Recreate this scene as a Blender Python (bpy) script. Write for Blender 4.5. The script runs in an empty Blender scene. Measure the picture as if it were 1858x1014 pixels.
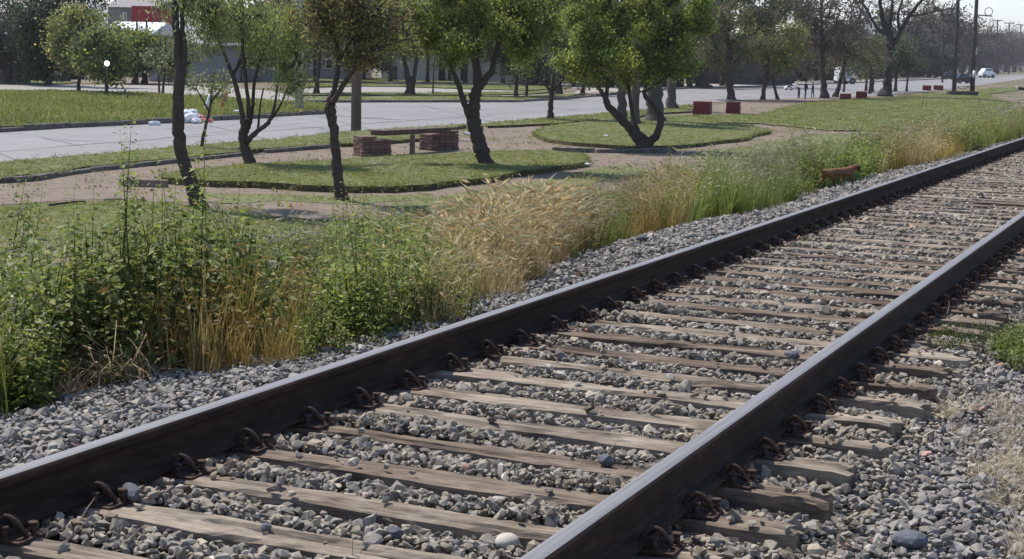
import bpy, bmesh, math, random
import numpy as np
from mathutils import Vector, Matrix
random.seed(7); rng = np.random.default_rng(11)
R_ = math.radians
S = bpy.context.scene
COL = S.collection

# ------------------------------------------------------------------ camera
FPX, PITCH, YAW, ROLL, CH = 2859.7, 0.14221, 0.41871, 0.02456, 1.30575
fw0 = np.array([-math.sin(YAW)*math.cos(PITCH), math.cos(YAW)*math.cos(PITCH), -math.sin(PITCH)])
rt0 = np.array([math.cos(YAW), math.sin(YAW), 0.0]); up0 = np.cross(rt0, fw0)
RT = math.cos(ROLL)*rt0 + math.sin(ROLL)*up0
UP = -math.sin(ROLL)*rt0 + math.cos(ROLL)*up0
FW = fw0
CAM = np.array([0, 0, CH])
cam = bpy.data.cameras.new('camera'); camo = bpy.data.objects.new('camera', cam); COL.objects.link(camo)
cam.sensor_width = 36; cam.lens = 36*FPX/1858; cam.clip_start = .1; cam.clip_end = 20000
M = Matrix.Identity(4)
for i in range(3):
    M[i][0] = RT[i]; M[i][1] = UP[i]; M[i][2] = -FW[i]; M[i][3] = CAM[i]
camo.matrix_world = M
S.camera = camo
# ------------------------------------------------------------------ sky, sun, exposure
SUN_EL, SUN_HEAD = 57, 72        # heading: degrees from +Y towards -X
W = bpy.data.worlds.new('World'); S.world = W; W.use_nodes = True
nt = W.node_tree; bg = nt.nodes['Background']
sky = nt.nodes.new('ShaderNodeTexSky'); sky.sky_type = 'NISHITA'; sky.sun_disc = False
sky.sun_elevation = R_(SUN_EL); sky.sun_rotation = R_(-SUN_HEAD); sky.air_density = 1.0; sky.dust_density = 0.4; sky.ozone_density = 1.0
_sc = nt.nodes.new('ShaderNodeMix'); _sc.data_type = 'RGBA'; _sc.blend_type = 'MULTIPLY'; _sc.inputs[0].default_value = 1
nt.links.new(sky.outputs[0], _sc.inputs[6]); _sc.inputs[7].default_value = (.97, .985, 1.07, 1); nt.links.new(_sc.outputs[2], bg.inputs[0]); bg.inputs[1].default_value = 0.115
sl = bpy.data.lights.new('sun', 'SUN'); slo = bpy.data.objects.new('sun', sl); COL.objects.link(slo)
sl.energy = 3.8; sl.angle = R_(.53); sl.color = (1, .94, .85)
sd = Vector((-math.sin(R_(SUN_HEAD))*math.cos(R_(SUN_EL)), math.cos(R_(SUN_HEAD))*math.cos(R_(SUN_EL)), math.sin(R_(SUN_EL))))
slo.rotation_euler = sd.to_track_quat('Z', 'Y').to_euler(); slo.location = (0, 0, 30)
S.view_settings.view_transform = 'Standard'; S.view_settings.look = 'None'
S.view_settings.exposure = 0.72; S.view_settings.gamma = 1
S.cycles.max_bounces = 6; S.cycles.transparent_max_bounces = 8

# ------------------------------------------------------------------ geometry helpers
GZ = -1.1
def ray(x, y): return FW*FPX + RT*(x-929) - UP*(y-507)
def at(x, y, z=GZ):
    d = ray(x, y); return CAM + d*((z-CH)/d[2])
def proj(P):
    d = np.asarray(P, float) - CAM; zc = d@FW
    return 929 + FPX*(d@RT)/zc, 507 - FPX*(d@UP)/zc
FWH = np.array([-math.sin(YAW), math.cos(YAW), 0])
def px3(x, y, base, dd=0.0):
    D = (np.asarray(base)-CAM)@FWH; d = ray(x, y); return CAM + d*((D+dd)/(d@FWH))
def ppm(P): return FPX/((np.asarray(P)-CAM)@FW)
_xs = [-600, -9.2, -7.9, -6.6, -5.5, -4.6, -3.9, -3.7, 2.0, 4.6, 600]
_zs = [GZ, GZ, GZ+.07, -.82, -.54, -.33, -.235, -.232, -.26, -1.0, GZ]
def gz(x): return np.interp(x, _xs, _zs)
def ongnd(px, py):
    lo, hi = -1.1, -.2
    for _ in range(40):
        m = (lo+hi)/2; p = at(px, py, m)
        if gz(p[0]) < m: hi = m
        else: lo = m
    return at(px, py, (lo+hi)/2)

def tag(o, label=None, cat=None, group=None, kind=None):
    if label: o['label'] = label
    if cat: o['category'] = cat
    if group: o['group'] = group
    if kind: o['kind'] = kind
    return o
def empty(name, loc=(0, 0, 0), rz=0):
    o = bpy.data.objects.new(name, None); COL.objects.link(o); o.location = loc; o.rotation_euler = (0, 0, rz)
    o.empty_display_size = .1
    return o
def mesh_np(name, V, quads=None, tris=None, mat=None, parent=None, col=None, smooth=False, loc=None, link=True, mats=None, midx=None):
    V = np.asarray(V, np.float32).reshape(-1, 3)
    q = np.zeros((0, 4), np.int32) if quads is None else np.asarray(quads, np.int32).reshape(-1, 4)
    t = np.zeros((0, 3), np.int32) if tris is None else np.asarray(tris, np.int32).reshape(-1, 3)
    m = bpy.data.meshes.new(name)
    nv, nq, ntr = len(V), len(q), len(t)
    m.vertices.add(nv); m.vertices.foreach_set('co', V.ravel())
    m.loops.add(nq*4+ntr*3); m.loops.foreach_set('vertex_index', np.concatenate([q.ravel(), t.ravel()]).astype(np.int32))
    m.polygons.add(nq+ntr)
    st = np.concatenate([np.arange(nq)*4, nq*4+np.arange(ntr)*3]).astype(np.int32)
    m.polygons.foreach_set('loop_start', st)
    if smooth is not False: m.polygons.foreach_set('use_smooth', np.ones(nq+ntr, bool))
    else: m.polygons.foreach_set('use_smooth', np.zeros(nq+ntr, bool))
    if mats:
        for mm in mats: m.materials.append(mm)
        m.polygons.foreach_set('material_index', np.asarray(midx, np.int32))
    elif mat: m.materials.append(mat)
    m.update(calc_edges=True)
    if col is not None:
        a = m.attributes.new('col', 'FLOAT_COLOR', 'FACE')
        c = np.ones((nq+ntr, 4), np.float32); c[:, :3] = col
        a.data.foreach_set('color', c.ravel())
    m.validate()
    o = bpy.data.objects.new(name, m)
    if link: COL.objects.link(o)
    if parent: o.parent = parent
    if loc is not None: o.location = loc
    return o
class MB:
    """collects shapes into one mesh"""
    def __init__(s): s.bm = bmesh.new(); s.n = 0
    def box(s, c, size, rz=0, rot=None, bev=0.0, mi=0, taper=1.0):
        r = bmesh.ops.create_cube(s.bm, size=1.0)
        mt = Matrix.Translation(c) @ (rot if rot is not None else Matrix.Rotation(rz, 4, 'Z')) @ Matrix.Diagonal((*size, 1))
        vs = r['verts']
        if taper != 1.0:
            for v in vs:
                if v.co.z > 0: v.co.x *= taper; v.co.y *= taper
        bmesh.ops.transform(s.bm, matrix=mt, verts=vs)
        fs = set(f for v in vs for f in v.link_faces)
        for f in fs: f.material_index = mi
        if bev > 0:
            es = list(set(e for v in vs for e in v.link_edges))
            bmesh.ops.bevel(s.bm, geom=es, offset=bev, segments=1, affect='EDGES')
        return s
    def cyl(s, a, b, r0, r1=None, n=10, mi=0, caps=True):
        a = Vector(a); b = Vector(b); r1 = r0 if r1 is None else r1
        d = b-a; L = d.length
        r = bmesh.ops.create_cone(s.bm, cap_ends=caps, segments=n, radius1=r0, radius2=r1, depth=L)
        q = d.to_track_quat('Z', 'Y').to_matrix().to_4x4()
        bmesh.ops.transform(s.bm, matrix=Matrix.Translation((a+b)/2) @ q, verts=r['verts'])
        for f in set(f for v in r['verts'] for f in v.link_faces): f.material_index = mi; f.smooth = len(f.verts) == 4
        return s
    def sph(s, c, r, sc=(1, 1, 1), n=2, mi=0, noise=0, seed=0):
        k = bmesh.ops.create_icosphere(s.bm, subdivisions=n, radius=r)
        rr = random.Random(seed)
        for v in k['verts']:
            if noise: v.co *= 1+rr.uniform(-noise, noise)
            v.co = Vector((v.co.x*sc[0]+c[0], v.co.y*sc[1]+c[1], v.co.z*sc[2]+c[2]))
        for f in set(f for v in k['verts'] for f in v.link_faces): f.material_index = mi; f.smooth = not noise
        return s
    def build(s, name, mats, parent=None, loc=None):
        m = bpy.data.meshes.new(name); s.bm.normal_update(); s.bm.to_mesh(m); s.bm.free()
        for x in (mats if isinstance(mats, (list, tuple)) else [mats]): m.materials.append(x)
        o = bpy.data.objects.new(name, m); COL.objects.link(o)
        if parent: o.parent = parent
        if loc is not None: o.location = loc
        return o
def tube(path, rad, n=8, cap=True):
    """path (k,3), rad (k,) -> V, quads, tris"""
    P = np.asarray(path, float); rad = np.broadcast_to(np.asarray(rad, float), (len(P),)); k = len(P)
    T = np.gradient(P, axis=0); T /= np.linalg.norm(T, axis=1)[:, None]+1e-9
    ref = np.array([0.13, .99, .05]) if abs(T[0, 2]) > .5 else np.array([0, 0, 1.])
    V = []
    for i in range(k):
        u = np.cross(ref, T[i]); u /= np.linalg.norm(u)+1e-9; v = np.cross(T[i], u)
        a = np.arange(n)*2*np.pi/n
        V.append(P[i]+rad[i]*(np.cos(a)[:, None]*u+np.sin(a)[:, None]*v))
        ref = ref*.5+np.cross(u, T[i])*-.0 + .5*ref
    V = np.concatenate(V)
    i = np.arange(k-1)[:, None]*n; j = np.arange(n)[None]; j2 = (j+1) % n
    Q = np.stack([i+j, i+j2, i+n+j2, i+n+j], -1).reshape(-1, 4)
    Tt = []
    if cap:
        V = np.vstack([V, P[-1], P[0]]); e = (k-1)*n
        Tt = [(e+a, e+(a+1) % n, k*n) for a in range(n)]+[((a+1) % n, a, k*n+1) for a in range(n)]
    return V, Q, np.array(Tt, np.int32).reshape(-1, 3)
class NP:
    """accumulates numpy pieces"""
    def __init__(s): s.V = []; s.Q = []; s.T = []; s.CQ = []; s.CT = []; s.n = 0
    def add(s, V, Q=None, T=None, c=(1, 1, 1)):
        V = np.asarray(V, float); s.V.append(V)
        if Q is not None and len(Q): s.Q.append(np.asarray(Q)+s.n); s.CQ.append(np.broadcast_to(np.asarray(c, float), (len(Q), 3)))
        if T is not None and len(T): s.T.append(np.asarray(T)+s.n); s.CT.append(np.broadcast_to(np.asarray(c, float), (len(T), 3)))
        s.n += len(V)
    def build(s, name, mat, parent=None, smooth=False, loc=None):
        if not s.V: s.V = [np.zeros((0, 3))]
        V = np.vstack(s.V)
        if loc is not None: V = V-np.asarray(loc)
        Q = np.vstack(s.Q) if s.Q else None; T = np.vstack(s.T) if s.T else None
        col = np.vstack(s.CQ+s.CT)
        return mesh_np(name, V, Q, T, mat, parent, col, smooth, loc)
def rotmats(rz, tx=None, ty=None):
    n = len(rz); c, s = np.cos(rz), np.sin(rz); Z = np.zeros((n, 3, 3)); Z[:, 0, 0] = c; Z[:, 0, 1] = -s; Z[:, 1, 0] = s; Z[:, 1, 1] = c; Z[:, 2, 2] = 1
    if tx is None: return Z
    c, s = np.cos(tx), np.sin(tx); X = np.zeros((n, 3, 3)); X[:, 0, 0] = 1; X[:, 1, 1] = c; X[:, 1, 2] = -s; X[:, 2, 1] = s; X[:, 2, 2] = c
    if ty is not None:
        c, s = np.cos(ty), np.sin(ty); Y = np.zeros((n, 3, 3)); Y[:, 1, 1] = 1; Y[:, 0, 0] = c; Y[:, 0, 2] = s; Y[:, 2, 0] = -s; Y[:, 2, 2] = c
        return Z@X@Y
    return X@Z
def scatter(acc, protos, which, pos, rot, scale, tint):
    """protos: (V,T,C) triangle prototypes; adds instances into NP acc"""
    for k, (V, T, C) in enumerate(protos):
        ii = np.nonzero(which == k)[0]
        if not len(ii): continue
        sc = scale[ii]; sc = sc[:, None, None] if sc.ndim == 1 else sc[:, None, :]
        W_ = np.einsum('nij,nvj->nvi', rot[ii], V[None]*sc)+pos[ii][:, None, :]
        nv = len(V)
        TT = (T[None]+(np.arange(len(ii))*nv)[:, None, None]).reshape(-1, 3)
        CC = (C[None]*tint[ii][:, None, :]).reshape(-1, 3)
        acc.V.append(W_.reshape(-1, 3)); acc.T.append(TT+acc.n); acc.CT.append(CC); acc.n += nv*len(ii)

# ------------------------------------------------------------------ materials
def new_mat(name):
    m = bpy.data.materials.new(name); m.use_nodes = True
    return m, m.node_tree, m.node_tree.nodes['Principled BSDF']
def N(t, typ, **kw):
    n = t.nodes.new(typ)
    for k, v in kw.items(): setattr(n, k, v)
    return n
def noise(t, scale, detail=4, rough=.6, vec=None, dist=0):
    n = N(t, 'ShaderNodeTexNoise'); n.inputs['Scale'].default_value = scale; n.inputs['Detail'].default_value = detail
    n.inputs['Roughness'].default_value = rough; n.inputs['Distortion'].default_value = dist
    if vec: t.links.new(vec, n.inputs['Vector'])
    return n
def ramp(t, fac, stops):
    r = N(t, 'ShaderNodeValToRGB'); e = r.color_ramp.elements
    while len(e) < len(stops): e.new(.5)
    for i, (p, c) in enumerate(stops): e[i].position = p; e[i].color = (*c, 1)
    t.links.new(fac, r.inputs[0]); return r
def mixc(t, fac, a, b, mode='MIX'):
    m = N(t, 'ShaderNodeMix', data_type='RGBA', blend_type=mode)
    for s_, v in ((m.inputs[0], fac), (m.inputs[6], a), (m.inputs[7], b)):
        if isinstance(v, (int, float)): s_.default_value = v
        elif isinstance(v, tuple): s_.default_value = (*v, 1)
        else: t.links.new(v, s_)
    return m.outputs[2]
def bump(t, bs, h, st=.3, dist=.01):
    b = N(t, 'ShaderNodeBump'); b.inputs['Strength'].default_value = st; b.inputs['Distance'].default_value = dist
    t.links.new(h, b.inputs['Height']); t.links.new(b.outputs[0], bs.inputs['Normal'])
def coords(t, scale=None, kind='Object'):
    tc = N(t, 'ShaderNodeTexCoord')
    if scale is None: return tc.outputs[kind]
    mp = N(t, 'ShaderNodeMapping'); mp.inputs['Scale'].default_value = scale; t.links.new(tc.outputs[kind], mp.inputs[0]); return mp.outputs[0]
def simple(name, c1, c2, scale=8, rough=.85, metal=0, bst=.3, bdist=.01, detail=5, stretch=None, spec=.3):
    m, t, b = new_mat(name); v = coords(t, stretch)
    n = noise(t, scale, detail, .65, v); r = ramp(t, n.outputs[0], [(.3, c1), (.7, c2)])
    t.links.new(r.outputs[0], b.inputs['Base Color']); b.inputs['Roughness'].default_value = rough; b.inputs['Metallic'].default_value = metal
    b.inputs['Specular IOR Level'].default_value = spec
    n2 = noise(t, scale*4, 4, .7, v); bump(t, b, n2.outputs[0], bst, bdist)
    return m
def attr_mat(name, rough=.6, trans=0.0, nsc=0, spec=.3, lo=.75, hi=1.2, bst=0):
    m, t, b = new_mat(name); a = N(t, 'ShaderNodeAttribute'); a.attribute_name = 'col'
    c = a.outputs['Color']
    if nsc:
        n = noise(t, nsc, 5, .7, coords(t)); r = ramp(t, n.outputs[0], [(.3, (lo,)*3), (.7, (hi,)*3)])
        c = mixc(t, 1.0, c, r.outputs[0], 'MULTIPLY')
        if bst: bump(t, b, n.outputs[0], bst, .006)
    t.links.new(c, b.inputs['Base Color']); b.inputs['Roughness'].default_value = rough; b.inputs['Specular IOR Level'].default_value = spec
    if trans:
        tr = N(t, 'ShaderNodeBsdfTranslucent'); mx = N(t, 'ShaderNodeMixShader'); mx.inputs[0].default_value = trans
        t.links.new(c, tr.inputs[0]); t.links.new(b.outputs[0], mx.inputs[1]); t.links.new(tr.outputs[0], mx.inputs[2])
        t.links.new(mx.outputs[0], t.nodes['Material Output'].inputs[0])
    return m
MT = {}
MT['leaf'] = attr_mat('leaf_green', .55, .48, spec=.3)
MT['grass'] = attr_mat('grass_blade', .6, .3, spec=.25)
MT['stone'] = attr_mat('crushed_stone', .9, 0, 38, .25, .72, 1.22, .5)
MT['bark'] = attr_mat('bark', .95, 0, 18, .15, .55, 1.3, .9)
# terrain
def ground_mat():
    m, t, b = new_mat('dry_earth'); v = coords(t)
    n1 = noise(t, .35, 6, .6, v); n2 = noise(t, 6, 6, .7, v); n3 = noise(t, 45, 3, .6, v)
    d = ramp(t, n2.outputs[0], [(.3, (.13, .10, .075)), (.55, (.20, .16, .12)), (.8, (.27, .22, .165))])
    g = ramp(t, n3.outputs[0], [(.3, (.05, .055, .022)), (.7, (.13, .13, .05))])
    f = N(t, 'ShaderNodeMath', operation='MULTIPLY_ADD'); t.links.new(n2.outputs[0], f.inputs[0]); f.inputs[1].default_value = .35; t.links.new(n1.outputs[0], f.inputs[2])
    fr = ramp(t, f.outputs[0], [(.64, (0, 0, 0)), (.74, (1, 1, 1))])
    c = mixc(t, fr.outputs[0], d.outputs[0], g.outputs[0])
    fine = ramp(t, n3.outputs[0], [(.35, (.8,)*3), (.65, (1.12,)*3)])
    c = mixc(t, 1.0, c, fine.outputs[0], 'MULTIPLY')
    t.links.new(c, b.inputs['Base Color']); b.inputs['Roughness'].default_value = .95; b.inputs['Specular IOR Level'].default_value = .1
    bump(t, b, n2.outputs[0], .5, .05)
    return m
MT['ground'] = ground_mat()
MT['verge'] = simple('verge_soil', (.045, .04, .02), (.12, .10, .05), 9, .95, 0, .6, .03)
MT['soil'] = simple('lawn_soil', (.075, .085, .03), (.15, .16, .06), 7, .95, 0, .5, .02)
MT['path'] = simple('path_dirt', (.115, .088, .064), (.21, .165, .122), 5, .95, 0, .5, .02)
MT['pale_path'] = simple('pale_path', (.21, .195, .17), (.31, .285, .255), 1.2, .95, 0, .3, .02)
MT['bed'] = simple('ballast_bed', (.07, .064, .055), (.16, .145, .125), 30, .95, 0, 1, .03)
def road_mat():
    m, t, b = new_mat('road_concrete'); v = coords(t)
    n1 = noise(t, .25, 5, .6, v); n2 = noise(t, 3, 6, .7, v); n3 = noise(t, 60, 2, .6, v)
    c = ramp(t, n1.outputs[0], [(.3, (.165, .158, .152)), (.7, (.215, .207, .20))]).outputs[0]
    c = mixc(t, 1.0, c, ramp(t, n2.outputs[0], [(.3, (.86,)*3), (.65, (1.06,)*3)]).outputs[0], 'MULTIPLY')
    c = mixc(t, 1.0, c, ramp(t, n3.outputs[0], [(.3, (.9,)*3), (.7, (1.08,)*3)]).outputs[0], 'MULTIPLY')
    vo = N(t, 'ShaderNodeTexVoronoi', feature='DISTANCE_TO_EDGE'); vo.inputs['Scale'].default_value = .22; vo.inputs['Randomness'].default_value = 1
    dv = noise(t, 1.3, 4, .6, v); av = N(t, 'ShaderNodeVectorMath', operation='MULTIPLY_ADD'); t.links.new(dv.outputs['Color'], av.inputs[0]); av.inputs[1].default_value = (1.3, 1.3, 0); t.links.new(v, av.inputs[2])
    t.links.new(av.outputs[0], vo.inputs['Vector'])
    ck = ramp(t, vo.outputs[0], [(0.0, (.42,)*3), (.006, (.62,)*3), (.014, (1,)*3)])
    c = mixc(t, .8, c, ck.outputs[0], 'MULTIPLY')
    t.links.new(c, b.inputs['Base Color']); b.inputs['Roughness'].default_value = .8; bump(t, b, n3.outputs[0], .15, .01)
    return m
MT['road'] = road_mat()
MT['joint'] = simple('joint_tar', (.10, .10, .10), (.17, .165, .16), 6)
MT['kerb'] = simple('kerb_concrete', (.07, .062, .055), (.20, .18, .16), 5, .9, 0, .6, .03)
def wood_mat():
    m, t, b = new_mat('weathered_timber'); oi = N(t, 'ShaderNodeObjectInfo')
    tc = N(t, 'ShaderNodeTexCoord'); off = N(t, 'ShaderNodeVectorMath', operation='MULTIPLY_ADD')
    cb = N(t, 'ShaderNodeCombineXYZ'); t.links.new(oi.outputs['Random'], cb.inputs[0]); t.links.new(oi.outputs['Random'], cb.inputs[1]); t.links.new(oi.outputs['Random'], cb.inputs[2])
    t.links.new(cb.outputs[0], off.inputs[0]); off.inputs[1].default_value = (37, 23, 11); t.links.new(tc.outputs['Object'], off.inputs[2])
    mp = N(t, 'ShaderNodeMapping'); mp.inputs['Scale'].default_value = (1, 9, 9); t.links.new(off.outputs[0], mp.inputs[0])
    n1 = noise(t, 2.2, 7, .62, mp.outputs[0], .6); n2 = noise(t, 11, 4, .7, mp.outputs[0])
    n3 = noise(t, 3.0, 4, .6, off.outputs[0])
    c = ramp(t, n1.outputs[0], [(.28, (.03, .024, .021)), (.37, (.14, .12, .10)), (.50, (.27, .228, .185)), (.75, (.385, .335, .278))]).outputs[0]
    c = mixc(t, 1.0, c, ramp(t, n2.outputs[0], [(.3, (.7,)*3), (.7, (1.15,)*3)]).outputs[0], 'MULTIPLY')
    c = mixc(t, 1.0, c, ramp(t, n3.outputs[0], [(.32, (.58, .53, .50)), (.6, (1.08, 1.07, 1.04))]).outputs[0], 'MULTIPLY')
    tn = ramp(t, oi.outputs['Random'], [(0, (.60, .54, .51)), (.3, (.85, .81, .77)), (.6, (1.0, .99, .96)), (1, (1.12, 1.12, 1.1))])
    c = mixc(t, 1.0, c, tn.outputs[0], 'MULTIPLY')
    t.links.new(c, b.inputs['Base Color']); b.inputs['Roughness'].default_value = .92; b.inputs['Specular IOR Level'].default_value = .15
    bump(t, b, n1.outputs[0], .9, .02)
    return m
MT['timber'] = wood_mat()
def steel_mat():
    m, t, b = new_mat('rolled_rail_steel'); v = coords(t, (1, .25, 1))
    n = noise(t, 30, 5, .7, v); nb = noise(t, 3, 6, .7, v)
    c = ramp(t, n.outputs[0], [(.3, (.014, .009, .007)), (.55, (.038, .023, .017)), (.75, (.075, .045, .032))])
    cc_ = mixc(t, 1.0, c.outputs[0], ramp(t, nb.outputs[0], [(.3, (.55, .55, .55)), (.7, (1.5, 1.3, 1.2))]).outputs[0], 'MULTIPLY')
    t.links.new(cc_, b.inputs['Base Color']); b.inputs['Roughness'].default_value = .85; b.inputs['Metallic'].default_value = 0; b.inputs['Specular IOR Level'].default_value = .2
    bump(t, b, n.outputs[0], .3, .003); return m
MT['rail'] = steel_mat()
def polished():
    m, t, b = new_mat('worn_rail_head'); v = coords(t, (6, .08, 6)); n = noise(t, 20, 5, .6, v)
    v2 = coords(t); n2 = noise(t, 220, 2, .6, v2)
    c = ramp(t, n.outputs[0], [(.3, (.11, .105, .10)), (.7, (.235, .225, .22))])
    t.links.new(c.outputs[0], b.inputs['Base Color']); b.inputs['Metallic'].default_value = .15; b.inputs['Roughness'].default_value = .55
    bump(t, b, n2.outputs[0], .15, .001); return m
MT['head'] = polished()
MT['rust'] = simple('rusty_iron', (.028, .018, .014), (.11, .065, .045), 40, .8, .3, .5, .003)
def brick_mat(name, c1, c2, mort, scale=1.0, soft=1):
    m, t, b = new_mat(name); br = N(t, 'ShaderNodeTexBrick'); tc = N(t, 'ShaderNodeTexCoord')
    # bricks laid round vertical faces: use x+y along, z up
    sp = N(t, 'ShaderNodeSeparateXYZ'); t.links.new(tc.outputs['Object'], sp.inputs[0])
    ad = N(t, 'ShaderNodeMath', operation='ADD'); t.links.new(sp.outputs[0], ad.inputs[0]); t.links.new(sp.outputs[1], ad.inputs[1])
    cb = N(t, 'ShaderNodeCombineXYZ'); t.links.new(ad.outputs[0], cb.inputs[0]); t.links.new(sp.outputs[2], cb.inputs[1]); t.links.new(cb.outputs[0], br.inputs['Vector'])
    br.inputs['Color1'].default_value = (*c1, 1); br.inputs['Color2'].default_value = (*c2, 1); br.inputs['Mortar'].default_value = (*mort, 1)
    br.inputs['Scale'].default_value = scale; br.inputs['Brick Width'].default_value = .27; br.inputs['Row Height'].default_value = .09; br.inputs['Mortar Size'].default_value = .012
    n = noise(t, 14, 5, .7, tc.outputs['Object'])
    c = mixc(t, 1.0, br.outputs[0], ramp(t, n.outputs[0], [(.3, (.65,)*3), (.7, (1.2,)*3)]).outputs[0], 'MULTIPLY')
    t.links.new(c, b.inputs['Base Color']); b.inputs['Roughness'].default_value = .9
    bump(t, b, br.outputs['Fac'], -.6, .01); return m
MT['brick'] = brick_mat('old_brick', (.17, .082, .062), (.25, .14, .108), (.12, .09, .075))
MT['redbrick'] = brick_mat('red_painted_brick', (.17, .028, .028), (.21, .042, .038), (.11, .022, .022))
MT['plank'] = simple('dark_plank', (.06, .038, .03), (.15, .10, .078), 6, .9, 0, .5, .01)
MT['post'] = simple('post_concrete', (.14, .10, .085), (.24, .18, .15), 6)
MT['polewood'] = simple('pole_timber', (.085, .065, .052), (.19, .15, .122), 4, .95, 0, .8, .02, stretch=(6, 6, .5))
MT['white'] = simple('white_plastic', (.62, .62, .64), (.85, .85, .86), 9, .5)
MT['redpl'] = simple('red_plastic', (.45, .05, .06), (.75, .25, .27), 12, .5)
MT['orange'] = simple('orange_post', (.40, .12, .06), (.55, .2, .1), 6)
MT['whitewash'] = simple('whitewashed_post', (.28, .27, .25), (.55, .54, .5), 7)
MT['wallgrey'] = simple('plaster_grey', (.22, .21, .22), (.36, .35, .36), 1.3)
MT['wallwhite'] = simple('plaster_white', (.46, .44, .42), (.72, .70, .67), 1.1)
MT['wallblock'] = simple('block_wall', (.20, .185, .175), (.30, .275, .255), 1.5)
MT['wallred'] = simple('red_cladding', (.30, .022, .035), (.36, .032, .045), 1)
MT['dark'] = simple('doorway_shade', (.018, .018, .022), (.05, .048, .052), 2)
MT['fence'] = simple('dark_board_fence', (.035, .03, .03), (.09, .08, .078), 3)
MT['roofw'] = simple('pale_metal_roof', (.6, .6, .62), (.8, .8, .82), 2, .5)
MT['roofd'] = simple('grey_tile_roof', (.16, .15, .145), (.28, .26, .25), 5)
MT['carwhite'] = simple('white_car_paint', (.72, .72, .74), (.78, .78, .8), 2, .3, 0, 0)
MT['cardark'] = simple('dark_car_paint', (.012, .013, .02), (.025, .026, .035), 2, .3, 0, 0)
MT['glass'] = simple('window_glass', (.02, .022, .026), (.05, .055, .06), 1, .1, 0, 0, spec=.6)
MT['tyre'] = simple('tyre_rubber', (.012, .012, .012), (.025, .025, .025), 20)
MT['lamp'], _t, _b = new_mat('glowing_globe'); _b.inputs['Base Color'].default_value = (.9, .9, .9, 1); _b.inputs['Emission Color'].default_value = (1, 1, 1, 1); _b.inputs['Emission Strength'].default_value = 2.5
MT['dogfur'] = simple('brown_short_fur', (.09, .040, .015), (.21, .10, .038), 22, .7, 0, .4, .004)
MT['dogdark'] = simple('dark_muzzle_fur', (.02, .012, .01), (.045, .022, .015), 22, .7)
MT['skin'] = simple('skin', (.28, .16, .11), (.36, .21, .15), 4, .6)
MT['clothw'] = simple('white_cloth', (.6, .6, .6), (.75, .75, .75), 6)
MT['clothd'] = simple('dark_cloth', (.012, .013, .02), (.03, .03, .042), 6)
MT['clothg'] = simple('slate_cloth', (.035, .035, .05), (.06, .06, .08), 6)
MT['hair'] = simple('black_hair', (.008, .007, .007), (.02, .018, .016), 20)
MT['hairg'] = simple('grey_hair', (.3, .29, .28), (.45, .44, .43), 20)
MT['hill'] = simple('far_hill', (.04, .05, .035), (.09, .085, .06), .01)
MT['palestone'] = simple('pale_stone', (.36, .33, .28), (.5, .46, .4), 20)
MT['bowl'] = simple('blue_grey_stone', (.07, .075, .085), (.14, .145, .16), 30)

# ------------------------------------------------------------------ terrain
def build_ground():
    xs = np.unique(np.concatenate([np.linspace(-900, -60, 15), np.linspace(-60, -9, 35), np.linspace(-9, 2.1, 74), np.linspace(2.1, 10, 18), np.linspace(10, 900, 18)]))
    ys = np.unique(np.concatenate([np.linspace(-60, 0, 8), np.linspace(0, 60, 160), np.linspace(60, 300, 60), np.linspace(300, 4000, 15)]))
    X, Y = np.meshgrid(xs, ys); Z = gz(X)
    rough = rng.normal(0, .012, X.shape)*((X > -9) & (X < -4.6)); Z = Z+rough-.028*((X > -4.3) & (X < 1.9))
    nx, ny = len(xs), len(ys); V = np.stack([X, Y, Z], -1).reshape(-1, 3)
    i, j = np.meshgrid(np.arange(nx-1), np.arange(ny-1)); a = (j*nx+i).ravel()
    Q = np.stack([a, a+1, a+nx+1, a+nx], -1)
    xc = (xs[:-1]+xs[1:])/2; mi = np.tile(np.where((xc > -7.2) & (xc < -4.5), 1, np.where((xc >= -4.5) & (xc < 2.1), 2, 0)), ny-1)
    o = mesh_np('ground', V, Q, mats=[MT['ground'], MT['verge'], MT['bed']], midx=mi, smooth=True); tag(o, kind='structure')
build_ground()
def dens(pts, step=.25, jit=0.0, seed=1):
    """resample closed outline (k,3) and add jitter"""
    P = np.asarray(pts); out = []; r = np.random.default_rng(seed)
    for a, b in zip(P, np.roll(P, -1, 0)):
        L = np.linalg.norm(b-a); st = max(step, np.linalg.norm((a+b)/2-CAM)*.012); n = max(1, int(L/st))
        for k in range(n): out.append(a+(b-a)*k/n)
    out = np.array(out)
    if jit:
        w = r.normal(0, 1, out.shape); w[:, 2] = 0
        w = (w+np.roll(w, 1, 0)+np.roll(w, -1, 0))/1.7; out = out+w*jit
    return out
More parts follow.
